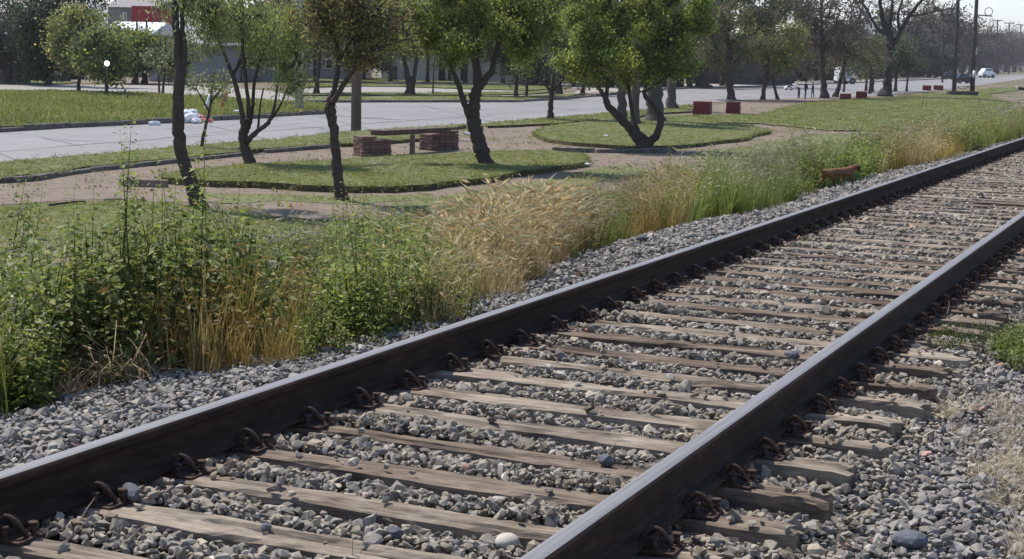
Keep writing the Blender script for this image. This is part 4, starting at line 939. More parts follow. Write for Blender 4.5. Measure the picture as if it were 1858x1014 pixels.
tree('spreading_tree', (1170, 272), [[(1170, 272, 34), (1165, 255, 26), (1150, 240, 18), (1135, 225, 15), (1118, 208, 14), (1102, 190, 13), (1096, 172, 9), (1082, 155, 6), (1065, 140, 4)], [(1098, 180, 8), (1104, 150, 7), (1100, 110, 6), (1090, 60, 5)], [(1176, 262, 17, -.1), (1192, 245, 14, -.1), (1199, 225, 13, -.1), (1198, 205, 11, -.1), (1186, 190, 9, -.1), (1172, 178, 8, -.1), (1168, 165, 7), (1180, 140, 6), (1200, 110, 5), (1220, 60, 4)], [(1158, 245, 12), (1148, 210, 8, .2), (1140, 160, 7, .3), (1130, 90, 6, .4), (1125, 20, 5, .4)], [(1172, 166, 6), (1195, 150, 5), (1215, 135, 4), (1240, 125, 3)]],
     [(1140, 60, 100, 62, 420), (1080, 100, 50, 40, 110), (1210, 80, 55, 50, 170), (1140, -30, 120, 60, 220), (1060, 40, 50, 50, 90), (1150, 122, 60, 28, 80), (1255, 40, 45, 50, 90), (1040, 110, 40, 30, 60), (1105, 138, 38, 18, 40), (1215, 120, 40, 20, 40)], 'spreading tree with a V of crooked dark limbs on the round lawn, thick green crown', leafcol=TG+[(.13, .18, .035)], leaf=.075, nleaf=64, sig=.2, seed=7, group=GRP)
# four straight trunks behind it
for i, (x, y, w, x2) in enumerate([(1129, 226, 17, 1131), (1153, 230, 16, 1156), (1189, 224, 30, 1192), (1219, 200, 17, 1223)]):
    tree('tall_trunk_tree', (x, y), [[(x, y, w*1.15), (x-.5, y-30, w), (x, y-70, w*.95), (x2, y-120, w*.9), (x2+1, 20, w*.8), (x2+2, -80, w*.6)]], [(x2+2, -60, 50, 50, 70), (x2, 30, 36, 55, 70)],
         ['leftmost straight grey trunk behind the spreading tree', 'second straight grey trunk behind the spreading tree', 'widest straight trunk behind the right limb of the spreading tree', 'straight trunk standing clear to the right of the spreading tree'][i], leafcol=TD+TM, leaf=.12, nleaf=45, sig=.28, bark=BG, seed=20+i, group='straight grey trunks beside the road')
tree('reddish_tree', (1328, 181), [[(1328, 181, 14), (1325, 160, 13), (1322, 140, 15), (1325, 120, 13), (1322, 80, 9), (1315, 30, 6)], [(1324, 128, 8), (1345, 100, 6), (1365, 60, 4)], [(1322, 120, 8), (1300, 90, 6), (1285, 50, 4)]],
     [(1320, 70, 85, 45, 240), (1280, 40, 50, 50, 100), (1360, 30, 60, 50, 120), (1300, -30, 110, 50, 110)], 'tree with brown and olive foliage standing behind the right red brick block', leafcol=TB+TO+TM, leaf=.11, nleaf=46, sig=.3, seed=30, group=GRP)
tree('olive_tree', (1384, 181), [[(1384, 181, 9), (1386, 160, 9), (1390, 145, 7), (1395, 110, 5)], [(1388, 152, 6), (1374, 140, 4)], [(1389, 150, 5), (1402, 138, 4)]],
     [(1395, 95, 58, 32, 190), (1420, 60, 40, 30, 80)], 'low olive green tree with a short forked trunk right of the brown tree', leafcol=TO+TG, leaf=.13, nleaf=46, sig=.36, seed=31, group=GRP)
tree('thin_leaning_tree', (1411, 181), [[(1411, 181, 7), (1407, 165, 5.5), (1403, 150, 5), (1400, 120, 4)]], [(1405, 100, 30, 25, 60)], 'thin leaning trunk just right of the olive tree', leafcol=TM, leaf=.13, nleaf=40, sig=.3, seed=32)
tree('bare_brown_tree', (1496, 178), [[(1496, 178, 16), (1494, 150, 11), (1493, 120, 11), (1492, 90, 9), (1491, 50, 6), (1490, 0, 4)], [(1492, 95, 6), (1510, 60, 5), (1525, 20, 3)], [(1492, 90, 6), (1470, 60, 4), (1455, 20, 3)]],
     [(1500, 70, 75, 45, 260), (1490, 10, 70, 40, 120)], 'straight-trunked bare brown tree right of the group of people', leafcol=TB, leaf=.12, nleaf=14, sig=.4, bark=(.08, .062, .055), twig=.016, seed=33, bare=5, twc=(.085, .064, .056))
tree('crooked_tree', (1516, 176), [[(1516, 176, 11), (1522, 158, 8), (1526, 140, 7), (1532, 115, 6), (1540, 80, 4)]], [(1550, 95, 48, 32, 170)], 'crooked leaning trunk beside the white van', leafcol=TM+TB, leaf=.13, nleaf=34, sig=.4, seed=34)
tree('young_tree', (1531, 167), [[(1531, 167, 4.5), (1532, 150, 4), (1533, 125, 3)]], [(1560, 118, 36, 18, 60)], 'thin upright trunk in front of the white van', leafcol=TM, leaf=.14, nleaf=34, sig=.4, seed=35)
tree('big_bare_tree', (1606, 175), [[(1606, 175, 24), (1610, 155, 17), (1612, 130, 16), (1614, 105, 17), (1616, 80, 16), (1612, 60, 14), (1602, 40, 9), (1597, 10, 7), (1594, -40, 5)], [(1618, 82, 12), (1632, 60, 10), (1645, 35, 8), (1660, 15, 6), (1690, -20, 4)], [(1612, 62, 8), (1617, 30, 7), (1620, -10, 5)], [(1604, 62, 6), (1588, 48, 5), (1570, 10, 4), (1540, -20, 3)], [(1632, 62, 6), (1628, 30, 5), (1640, -10, 4)], [(1650, 30, 4), (1690, 22, 3), (1725, 15, 2)]],
     [(1620, 0, 100, 45, 150), (1560, 0, 50, 35, 60), (1690, 0, 55, 35, 60)], 'large bare tree with thick upright branches against the sky', leafcol=TB, leaf=.1, nleaf=4, sig=.45, bark=(.055, .046, .045), twig=.018, seed=36, bare=3)
for i, (x, y, w, lab) in enumerate([(1571, 165, 5, 'thin trunk right of the upper dark red block'), (1582, 167, 6, 'second thin trunk right of the dark red block'), (1624, 166, 6, 'thin trunk just right of the big bare tree'), (1645, 166, 4, 'slim trunk midway between the bare tree and the far brick blocks'), (1578, 170, 5, 'slanting thin trunk beside the big bare tree')]):
    tree('roadside_tree', (x, y), [[(x, y, w), (x+2, y-25, w*.8), (x+3, y-50, w*.6)]], [(x+4, 100, 34, 26, 80)], lab, leafcol=TD+TM, leaf=.16, nleaf=44, sig=.45, seed=40+i, group='thin dark trees along the road at right')
# left: trees across the road
for i, (bx, by, w, tx, cr, lc, lab, kw) in enumerate([
    (40, 151, 20, 35, [(30, 60, 50, 60, 200), (20, -10, 60, 50, 100)], TB, 'bare brown tree at the top left corner of the photo', dict(bare=5, nl=8)),
    (12, 152, 20, 15, [(-10, 60, 50, 60, 120), (0, 110, 40, 25, 50)], TB+TD, 'dark bare tree cut by the left edge of the photo', dict(bare=4, nl=22)),
    (87, 155, 10, 90, [(90, 50, 62, 50, 260), (110, 0, 80, 40, 180), (85, 105, 45, 30, 120)], TD, 'dark evergreen tree behind the yellow-green one at top left', dict(nl=60)),
    (142, 172, 7, 145, [(150, 75, 52, 38, 230), (160, 40, 35, 28, 110), (120, 70, 28, 18, 60), (150, 110, 40, 20, 90)], [(.155, .165, .055), (.13, .145, .045), (.19, .19, .065), (.10, .125, .045)], 'yellow-green tree with a wide crown on the far verge, top left', dict(nl=60)),
    (194, 178, 6, 192, [(195, 122, 34, 18, 110), (190, 90, 50, 28, 150)], TG+TM, 'small dark tree behind the white globe lamp', dict(nl=50)),
    (246, 152, 10, 246, [(245, 100, 44, 36, 260), (230, 70, 35, 20, 90)], TG, 'bushy green tree below the red two-storey house', dict(nl=60)),
    (262, 152, 10, 264, [(285, 110, 40, 28, 160), (310, 90, 30, 30, 90)], TG+TM, 'bushy dark green tree left of the leaning trunk', dict(nl=55)),
    (289, 172, 4, 288, [(300, 110, 34, 26, 80)], TM, 'thin straight trunk on the far grass, left one of a pair', dict(nl=40)),
    (295, 176, 5, 298, [(310, 115, 26, 24, 60)], TM, 'thin straight trunk on the far grass, right one of a pair', dict(nl=40)),
    (573, 170, 9, 578, [(585, 70, 55, 40, 170), (560, 40, 50, 40, 100)], TM+TO, 'tree in front of the house window beyond the road', dict(nl=44)),
    (745, 173, 14, 738, [(735, 60, 60, 50, 240), (790, 40, 40, 40, 100)], TM+TG, 'double-trunked tree on the far verge before the white wall', dict(nl=44)),
    (785, 172, 3, 787, [(800, 85, 22, 18, 30)], TM, 'thin pole-like sapling right of the double trunk', dict(nl=24)),
    (936, 178, 7, 938, [(940, 100, 40, 38, 170), (900, 60, 50, 40, 100)], TD+TM, 'dark tree with short trunk across the road left of the round-crowned tree', dict(nl=55)),
    (955, 176, 5, 957, [(960, 100, 30, 32, 80)], TD, 'thin dark tree across the road just left of the round-crowned tree', dict(nl=50)),
    (1012, 172, 16, 1012, [(1030, 90, 45, 40, 140)], TM, 'broad trunk across the road behind the round-crowned tree', dict(nl=50)),
    (1057, 170, 8, 1060, [(1070, 110, 36, 30, 130)], TD, 'dark low tree across the road left of the straight trunks', dict(nl=50)),
    (1251, 159, 10, 1250, [(1240, 100, 40, 30, 130)], TD, 'dark tree across the road above the left red block', dict(nl=50)),
    (1275, 160, 24, 1276, [(1290, 90, 50, 40, 200), (1240, 40, 50, 40, 120)], TD+TM, 'thick dark trunk on the far kerb between the two red blocks', dict(nl=50)),
    (1310, 156, 8, 1312, [(1330, 100, 40, 30, 120)], TD, 'dark far tree behind the brown-leaved tree', dict(nl=50)),
    ]):
    limbs = [[(bx, by, w*1.15), ((bx+tx)/2, by-22, w*.9), (tx, by-45, w*.75), (tx+3, by-80, w*.5), (tx+2, by-120, w*.3)]]
    if i == 10: limbs = [[(745, 173, 18), (744, 150, 15), (738, 130, 9), (730, 95, 7), (722, 50, 5)], [(748, 165, 9), (752, 135, 8), (756, 105, 6), (765, 60, 5)]]
    tree('verge_tree', (bx, by), limbs, cr, lab, leafcol=lc, leaf=.15, nleaf=kw['nl'], sig=.42, bark=BD if not kw.get('bare') else (.09, .075, .068), twig=.018, seed=60+i, group='trees across the road', bare=kw.get('bare', False), twc=(.11, .09, .082))
# far tree masses, each tree its own
FARL = [(1432, 148, 60, 62, 'bare', 0), (1560, 142, 55, 55, 'dark', 1), (1480, 146, 50, 60, 'bare', 0), (1535, 143, 40, 70, 'bare', 0), (1650, 140, 45, 70, 'grey', 2), (1700, 138, 44, 75, 'grey', 2), (1685, 141, 36, 45, 'dark', 1), (1745, 136, 36, 70, 'brown', 3), (1790, 133, 34, 60, 'brown', 3), (1825, 131, 34, 56, 'red', 4), (1862, 130, 34, 52, 'red', 4), (1775, 134, 30, 40, 'grey', 2), (1606, 141, 40, 60, 'dark', 1), (1390, 150, 50, 60, 'dark', 1), (1345, 151, 46, 60, 'dark', 1), (1210, 156, 46, 60, 'dark', 1), (1165, 157, 46, 60, 'dark', 1), (1110, 158, 46, 60, 'dark', 1), (660, 146, 36, 60, 'dark', 1), (500, 146, 46, 60, 'green', 5), (400, 143, 40, 66, 'dark', 1), (455, 145, 40, 60, 'green', 5), (860, 146, 46, 34, 'green', 5), (1040, 157, 40, 60, 'green', 5), (970, 155, 40, 66, 'dark', 1), (1455, 147, 30, 40, 'dark', 1), (1510, 145, 30, 36, 'dark', 1), (-20, 148, 40, 70, 'bare', 0), (62, 142, 40, 60, 'dark', 1), (130, 143, 40, 55, 'dark', 1), (1900, 129, 30, 45, 'red', 4)]
FARL += [(1462, 147, 46, 118, 'bare', 0), (1545, 144, 46, 112, 'bare', 0), (1640, 140, 46, 96, 'bare', 0), (1668, 139, 40, 84, 'bare', 3), (1712, 138, 40, 92, 'brown', 3), (1760, 135, 36, 66, 'brown', 0), (1840, 131, 34, 48, 'red', 4), (1808, 133, 34, 50, 'brown', 3), (1590, 142, 40, 80, 'grey', 1), (1625, 141, 40, 60, 'dark', 1)]
FARL += [(x, 141+.012*x, 62, 118+(k%3)*14, 'tall', [5, 6, 1, 6, 5][k % 5]) for k, x in enumerate(range(436, 1450, 68))]
adj = ['bare brown', 'dark green', 'haze-tinted grey', 'dull brown', 'reddish brown', 'mid green', 'olive']
wh = [(0, 'at the far left'), (250, 'left of the two-storey house'), (480, 'behind the forked tree'), (700, 'beside the far house'), (1000, 'behind the lawn tree crown'), (1300, 'behind the straight trunks'), (1420, 'behind the brown-leaved tree'), (1500, 'behind the people'), (1600, 'behind the white van'), (1720, 'behind the big bare tree'), (1800, 'behind the two dark poles'), (2000, 'at the far right of the road')]
seen = {}
for i, (x, y, rx, hh, kd, ci) in enumerate(FARL):
    where = [w_ for lim, w_ in wh if x <= lim][0] if x <= 2000 else wh[-1][1]
    lab = f'{adj[ci]} background tree {where}'; seen[lab] = seen.get(lab, 0)+1
    if seen[lab] > 1: lab = lab.replace(' tree ', f' tree of {["", "", "taller", "wider", "denser", "rounder"][min(seen[lab],5)]} shape ')
    lc = [TB, TD, [(.06, .062, .066), (.05, .055, .055), (.075, .075, .075)], TB, TR, TM+TG, TO][ci]; top = y-hh  # grey list has the distance haze mixed into its leaf colours
    bare = ci in (0,); s_ = ppm(at(x, y))
    tree('background_tree', (x, y), [[(x, y, 7), (x+1, y-hh*.3, 6), (x-1, y-hh*.7, 4), (x, y-hh*1.2, 2)]], [(x, y-hh*.72, rx, hh*.36, 190), (x+20, y-hh*1.1, rx*.9, hh*.3, 110)] if kd == 'tall' else [(x, y-hh*.62, rx, hh*.55, 150 if not bare else 130), (x+rx*.3, y-hh*1.05, rx*.7, hh*.4, 60)] if ci != 2 else [(x, y-hh*.75, rx*.8, hh*.72, 170)],
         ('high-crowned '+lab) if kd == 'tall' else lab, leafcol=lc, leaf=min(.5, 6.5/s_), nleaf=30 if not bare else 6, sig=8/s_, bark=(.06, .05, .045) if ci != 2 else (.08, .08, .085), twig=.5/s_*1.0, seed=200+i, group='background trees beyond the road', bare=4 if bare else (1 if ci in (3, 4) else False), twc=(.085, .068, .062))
# ------------------------------------------------------------------ poles
def pole(name, px, py, tx, ty, w0, w1, mat, label, cat='utility pole', arms=(), extra=None):
    b = at(px, py); s = ppm(b); root = empty(name, b); t = px3(tx, ty, b)-b
    V, Q, T = tube([np.array([0, 0, -.2]), t*.33, t*.66, t], [w0/2/s, (w0*.7+w1*.3)/2/s, (w0*.3+w1*.7)/2/s, w1/2/s], 12); A = NP(); A.add(V, Q, T); A.build('post', mat, root, smooth=True)
    for (ax, ay, wd, th) in arms:
        c = px3(ax, ay, b)-b; mb = MB(); mb.box(tuple(c), (wd/s, th/s, th/s), rz=YAW); mb.build('crossarm', mat, root)
        mb = MB()
        for q in (-.45, -.2, .2, .45):
            d = Vector((rt0[0]*q*wd/s, rt0[1]*q*wd/s, th/s*.5)); mb.cyl(tuple(Vector(c)+d), tuple(Vector(c)+d+Vector((0, 0, th/s*1.3))), th/s*.35, n=6)
        mb.build('insulators', MT['whitewash'], root)
    if extra: extra(root, b, s)
    return tag(root, label, cat)
pole('utility_pole', 646, 241, 650, -260, 19, 14, MT['polewood'], 'thick brown wooden utility pole behind the knotty tree, beside the brick bench', arms=[(650, -230, 120, 6)])
pole('whitewashed_pole', 543, 206, 541, -220, 16, 12, MT['whitewash'], 'pale grey concrete pole on the end of the road island', arms=[(541, -190, 90, 5)])
pole('dark_pole', 1731, 166, 1741, -60, 8, 6, MT['fence'], 'tall dark pole, left one of the pair above the concrete trough')
def x_loop(root, b, s):
    c = px3(1794, 21, b)-b; n = 20; rr = 7/s; p = [c+rt0*rr*math.cos(a)+np.array([0, 0, rr*math.sin(a)]) for a in np.linspace(0, 2*math.pi, n)]
    V, Q, T = tube(p, .6/s, 6, False); A = NP(); A.add(V, Q); A.build('cable_loop', MT['fence'], root)
    mb = MB(); a1 = px3(1773, 27, b)-b; a2 = px3(1800, 29, b)-b; mb.cyl(tuple(a1), tuple(a2), 1.1/s, n=8); mb.build('bracket', MT['fence'], root)
    mb = MB(); a1 = px3(1766, 140, b, -.2)-b; a2 = px3(1768, 128, b, -.2)-b; mb.cyl(tuple(a1), tuple(a2), 2.6/s, n=10); mb.build('white_band', MT['white'], root)
    mb = MB(); a1 = px3(1771, 100, b, -.2)-b; a2 = px3(1773, 86, b, -.2)-b; mb.cyl(tuple(a1), tuple(a2), 1.8/s, n=10); mb.build('upper_band', MT['whitewash'], root)
pole('dark_pole', 1764, 167, 1775, -60, 9, 6, MT['fence'], 'dark pole with a cable ring and white band, right one of the pair', extra=x_loop)
pole('distant_pole', 1710, 150, 1712, 24, 3.4, 3, MT['fence'], 'thin dark distant pole left of the two tall dark poles', arms=[(1714, 26, 18, 2)])
for i, (x, y, ty, lab) in enumerate([(1810, 135, 36, 'far power pole with crossarm, nearest of the row at upper right'), (1831, 133, 41, 'far power pole with crossarm, middle one of the row at upper right'), (1852, 131, 44, 'far power pole with crossarm, last of the row at the right edge')]):
    pole('power_pole', x, y, x, ty, 3, 2.4, MT['fence'], lab, arms=[(x, ty+1, 18, 1.3)])
# white globe lamp
b = at(196, 182); s = ppm(b); root = empty('globe_lamp', b); mb = MB(); top = px3(194, 119, b)-b; mb.cyl((0, 0, 0), tuple(top), 1.2/s, .9/s, 8); mb.build('lamp_post', MT['fence'], root)
mb = MB(); mb.sph(tuple(px3(194, 115, b)-b), 4.6/s, n=3); mb.build('globe', MT['lamp'], root); tag(root, 'bright white globe lamp on a thin post in front of a small tree', 'lamp')
# ------------------------------------------------------------------ benches and brick blocks
def frontal(x0, x1, yb, turn=0.0):
    m = at((x0+x1)/2, yb+.0245*(x1-x0)/2); L = (x1-x0)/ppm(m)/math.cos(turn); d = np.array([math.cos(YAW+turn), math.sin(YAW+turn), 0])
    return m-d*L/2, m+d*L/2
def brick_block(px0, px1, yb0, yb1, ytop, depth, mat, name, label, group=None, step=None, rot=None):
    a, b2 = frontal(px0, px1, yb0, -.25); s = ppm((a+b2)/2); h = ((yb0+yb1)/2-ytop)/s; d = b2-a; L = np.linalg.norm(d); ang = math.atan2(d[1], d[0])
    root = empty(name, (a+b2)/2, ang); mb = MB()
    n = max(3, int(h/.09)); r = random.Random(int(px0))
    for k in range(n):       # courses of bricks, each slightly off
        z0 = k*h/n; hh = h/n-.008; nb = max(2, round(L/.26)); 
        x0 = -L/2
        for j in range(nb):
            w = L/nb; xx = x0+w*(j+.5)+r.gauss(0, .004)
            for q in range(2):
                if step and k >= n-1 and step(j, nb): continue
                mb.box((xx, depth*(q*.5+.25)+r.gauss(0, .004), z0+hh/2), (w-.01, depth/2-.008, hh), bev=.006)
    mb.box((0, depth/2, h/2-.01), (L-.03, depth-.03, h-.03))
    mb.build('brickwork', mat, root)
    return root, a, b2, s, h, ang
bg_ = empty('brick_bench', at(745, 280), 0); tag(bg_, 'park bench of a dark plank on two stepped brick pillars and a concrete post', 'bench')
def child_of(root, parent):
    root.parent = parent; root.location = Vector(root.location)-Vector(parent.location)
def pillar(x0, x1, y0, y1, yt, xs, low):
    a = at(x0, y0); b2 = at(x1, y1); s = ppm((a+b2)/2); d = b2-a; L = np.linalg.norm(d); ang = math.atan2(d[1], d[0]); h = ((y0+y1)/2-yt)/s; mb = MB(); r = random.Random(int(x0)); n = 6; D = .46
    fr = (xs-x0)/(x1-x0)
    for k in range(n):
        hh = h/n; nb = 4
        for j in range(nb):
            f = (j+.5)/nb; tall = (f < fr) if low == 'right' else (f > fr)
            if not tall and k >= n-1: continue
            off = (.5 if k % 2 else 0)
            for q in range(3):
                mb.box((-L/2+L/nb*(j+.5)+r.gauss(0, .006), D*(q+.5)/3+r.gauss(0, .006), hh*(k+.5)), (L/nb-.012, D/3-.012, hh-.012), bev=.008)
    mb.box((0, D/2, h*.41), (L-.05, D-.05, h*.80))
    o = mb.build('brick_pillar', MT['brick'], bg_); m = (a+b2)/2; o.location = Vector(m)-bg_.location; o.rotation_euler = (0, 0, ang); return s, h
s1, h1 = pillar(657, 711, 285, 284, 247, 690, 'right')
s2, h2 = pillar(784, 833, 274, 272, 237, 806, 'left')
A_ = px3(686, 243, at(686, 284))+FWH*.2; B_ = px3(804, 237, at(806, 274))+FWH*.2; d_ = Vector(B_-A_); mb = MB(); q_ = d_.to_track_quat('X', 'Z').to_matrix().to_4x4()
mb.box((0, 0, .02), (d_.length*1.04, .38, .12), rot=q_, bev=.01); o = mb.build('plank_seat', MT['plank'], bg_); o.location = Vector((A_+B_)/2)-bg_.location
mb = MB(); pb = at(748, 279); hpost = ((A_+B_)/2)[2]-pb[2]-.05; mb.box((0, 0, hpost/2), (.13, .12, hpost), rz=YAW, bev=.012, taper=.85); o = mb.build('middle_post', MT['post'], bg_); o.location = Vector(pb)-bg_.location
for (x0, x1, y0, y1, yt, dp, lab) in [(1257, 1287, 208, 207, 183, .8, 'larger dark red painted brick block beside the dirt path'), (1317, 1340, 206, 205, 184, .7, 'smaller dark red brick block at the foot of the brown-leaved tree'), (1524, 1543, 181, 180, 169, .7, 'low dark red block, left and nearer of the far pair'), (1553, 1572, 179, 178, 165, .7, 'dark red block, right and farther of the far pair'), (1674, 1689, 164, 163, 154, .8, 'brownish brick block, left of the two by the wire frame'), (1694, 1711, 163, 162, 154, .8, 'brownish red brick block, right of the two by the wire frame')]:
    root, *_ = brick_block(x0, x1, y0, y1, yt, dp, MT['redbrick'], 'brick_block', lab); tag(root, lab, 'brick block', 'red brick bench blocks')
# stump, posts on the island
def post(px, py, tx, ty, w, mat, label, name='post', cat='post'):
    b = at(px, py); b[2] += .1; s = ppm(b); t = px3(tx, ty, b)-b; mb = MB(); mb.cyl((0, 0, -.05), tuple(t), w/2/s, w/2/s*.85, 8); o = mb.build(name, mat, loc=b); tag(o, label, cat)
post(227, 177, 227, 162, 4, MT['fence'], 'short dark post on the far edge of the road island')
post(231, 188, 231, 172, 4, MT['fence'], 'short dark post nearer than its twin on the road island')
post(4, 192, 4, 179, 4, MT['fence'], 'short dark post at the left edge of the photo')
post(125, 186, 125, 175, 3, MT['fence'], 'small dark post in the long grass of the island')
post(272, 188, 272, 176, 13, MT['plank'], 'squat dark tree stump on the road island', 'tree_stump', 'stump')
post(371, 207, 383, 168, 7, MT['white'], 'leaning white post behind the rubbish heap')
post(400, 205, 411, 164, 7, MT['orange'], 'leaning orange post right of the rubbish heap')
post(403, 181, 403, 170, 5, MT['fence'], 'short dark post behind the orange post')
# rubbish
def bag(px, py, size, sc, mat, label, seed, name='plastic_bag', z=GZ+.03):
    p = at(px, py, z); mb = MB(); mb.sph((0, 0, size*sc[2]*.4), size/2, sc, 3, noise=.16, seed=seed)
    mb.sph((size*.2, 0, size*sc[2]*.8), size/4, sc, 2, noise=.2, seed=seed+1)
    o = mb.build(name, mat, loc=p); o.rotation_euler = (0, 0, seed); tag(o, label, 'rubbish')
bag(343, 222, .62, (1.1, .8, .65), MT['white'], 'large crumpled white plastic bag at the kerb', 1)
bag(337, 212, .34, (1, .8, .7), MT['white'], 'small white bag on top of the rubbish pile', 2, z=GZ+.2)
bag(356, 223, .34, (1.4, .8, .45), MT['white'], 'flat white bag between the large bag and the red one', 5)
bag(361, 218, .42, (1.2, .8, .5), MT['redpl'], 'red and white plastic bag in the rubbish heap', 3)
bag(373, 221, .34, (1.4, .8, .35), MT['redpl'], 'flattened pinkish red bag at the right end of the heap', 4)
p = at(280, 227, GZ+.02); mb = MB(); mb.box((0, 0, .05), (.34, .2, .1), rz=.6, bev=.015); mb.box((.03, 0, .11), (.2, .16, .02), rz=.9); tag(mb.build('food_box', MT['white'], loc=p), 'small white takeaway box lying on the road by the kerb', 'box')
p = at(431, 206, GZ+.16); mb = MB(); mb.box((0, 0, .05), (.25, .16, .12), rz=.3, bev=.015); mb.box((0, .02, .115), (.2, .1, .02), rz=.5); tag(mb.build('carton', MT['white'], loc=p), 'small white carton on the island grass', 'box')
for (x, y, sz, lab) in [(1066, 300, .11, 'crumpled white paper at the tip of the front lawn'), (833, 326, .09, 'scrap of white litter on the front lawn'), (1099, 248, .12, 'white litter on the round lawn'), (848, 244, .2, 'pale broken slab behind the lawn tree trunk')]:
    p = at(x, y, GZ+.09); mb = MB(); mb.sph((0, 0, .03), sz/2, (1.2, .8, .5), 2, noise=.25, seed=int(x)); tag(mb.build('litter', MT['white'] if sz < .15 else MT['whitewash'], loc=p), lab, 'litter')
# fallen stick on lawn, bare twigs
for (x0, y0, x1, y1, lab) in [(652, 301, 712, 299, 'pale straight stick lying on the front lawn'), (922, 287, 959, 279, 'thin curved twig on the dirt by the front lawn'), (90, 372, 155, 365, 'dark stick on the grass at left'), (188, 362, 233, 363, 'pale stick lying on the dirt at left')]:
    a = at(x0, y0, GZ+.14 if y0 < 310 and x0 < 720 else GZ+.04); c = at(x1, y1, a[2]); V, Q, T = tube([a, (a+c)/2+np.array([.05, .03, .02]), c], [.018, .016, .01], 6); A = NP(); A.add(V-a, Q, T, (.33, .29, .2) if 'pale' in lab else (.06, .05, .04)); o = A.build('stick', MT['grass']); o.location = a; tag(o, lab, 'stick')
# concrete trough and X brace by the dark poles
a, c = frontal(1722, 1775, 173); s = ppm(a); d = Vector(c-a); mb = MB(); q_ = d.to_track_quat('X', 'Z').to_matrix().to_4x4(); L = d.length; H = 8/s
for off in (0, .8): mb.box((0, off, H/2), (L, .12, H), bev=.02)
for off in (-L/2+.06, L/2-.06): mb.box((off, .4, H/2), (.12, .68, H), bev=.02)
mb.box((0, .4, .1), (L-.24, .68, .2)); o = mb.build('concrete_trough', MT['fence'], loc=(a+c)/2); o.rotation_euler = (0, 0, math.atan2(d.y, d.x)); tag(o, 'long low dark concrete trough in front of the two dark poles', 'trough')
b = at(1748, 166); s = ppm(b); root = empty('cross_brace', b); tag(root, 'thin metal cross brace between the two dark poles', 'brace')
for (p0, p1) in [((1734, 156), (1748, 163)), ((1762, 154), (1748, 163)), ((1734, 157), (1763, 156)), ((1734, 148), (1764, 148))]:
    mb = MB(); mb.cyl(tuple(px3(*p0, b)-b), tuple(px3(*p1, b)-b), .5/s, n=6); mb.build('bar', MT['fence'], root)
# thin wire frame fence
root = empty('wire_fence', at(1672, 193)); b = at(1672, 193); s = ppm(b); tag(root, 'thin rusty wire fence on the far lawn before the trough', 'fence')
for (p0, p1) in [((1674, 193), (1676, 176)), ((1681, 193), (1682, 178)), ((1776, 193), (1777, 178)), ((1674, 177), (1777, 179)), ((1777, 180), (1850, 186)), ((1850, 192), (1850, 184))]:
    mb = MB(); mb.cyl(tuple(px3(*p0, b)-b), tuple(px3(*p1, b)-b), .45/s, n=6); mb.build('fence_bar', MT['fence'], root)
# ------------------------------------------------------------------ buildings
def house(name, x0, x1, yb, yt, depth, wall, label, roof=None, ov=.4, roofh=.0, openings=(), rmat=None, cat='house', by2=None):
    a, b2 = frontal(x0, x1, yb, -.08); d = b2-a; L = np.linalg.norm(d); ang = math.atan2(d[1], d[0]); s = ppm((a+b2)/2); h = (yb-yt)/s; root = empty(name, (a+b2)/2, ang)
    mb = MB(); mb.box((0, depth/2, h/2), (L, depth, h)); mb.build('wall', wall, root)
    if roof == 'flat':
        mb = MB(); mb.box((0, depth/2-.1, h+.09), (L+ov*2, depth+ov*2, .18), bev=.02); mb.build('roof', rmat or MT['roofd'], root)
    if roof == 'gable':
        mb = MB(); hh = roofh; y0, y1 = -ov, depth+ov; X = L/2+ov
        v = [mb.bm.verts.new(p) for p in [(-X, y0, h+.003), (X, y0, h+.003), (X, y1, h+.003), (-X, y1, h+.003), (-X, (y0+y1)/2, h+hh), (X, (y0+y1)/2, h+hh)]]
        for f in [(0, 1, 5, 4), (2, 3, 4, 5), (3, 0, 4), (1, 2, 5), (3, 2, 1, 0)]: mb.bm.faces.new([v[i] for i in f])
        mb.build('roof', rmat or MT['roofd'], root)
    for (ox0, ox1, oy0, oy1, kind) in openings:
        cx = ((ox0+ox1)/2-(x0+x1)/2)/s/(abs(math.cos(ang-YAW))+1e-6); w = (ox1-ox0)/s/(abs(math.cos(ang-YAW))+1e-6); zt = (yb-oy0)/s; zb = max(.0, (yb-oy1)/s)
        mb = MB(); mb.box((cx, -.03, (zt+zb)/2), (w, .08, zt-zb)); fr = mb.build('dark_doorway' if kind == 'dark_doorway' else 'window', MT['dark'] if kind == 'dark_doorway' else MT['glass'], root)  # near-black panels stand in for the shade inside doorways
        if kind == 'win':
            mb = MB(); t = .1
            for (qx, qz, qw, qh) in [(cx-w/2, (zt+zb)/2, t, zt-zb+t), (cx+w/2, (zt+zb)/2, t, zt-zb+t), (cx, zt, w+t, t), (cx, zb, w+t, t), (cx-w*.22, (zt+zb)/2, t, zt-zb)]: mb.box((qx, -.085, qz), (qw, .05, qh))
            mb.build('frame', MT['wallwhite'], fr)
    return tag(root, label, cat)
house('single_storey_house', 692, 812, 145, 96, 8, MT['wallwhite'], 'white plastered single-storey house behind the double-trunked tree', 'flat', openings=[(706, 722, 118, 145, 'win'), (796, 808, 100, 145, 'dark_doorway')])
house('single_storey_house', 818, 934, 148, 99, 8, MT['wallwhite'], 'pale grey house with dark doorways behind the lawn tree', 'flat', openings=[(836, 848, 106, 146, 'dark_doorway'), (905, 920, 112, 136, 'win')], rmat=MT['fence'])
house('grey_house', 538, 640, 143, 96, 9, MT['wallgrey'], 'grey house with a white-framed window left of the utility pole', 'flat', openings=[(586, 604, 106, 123, 'win'), (562, 576, 108, 123, 'win')])
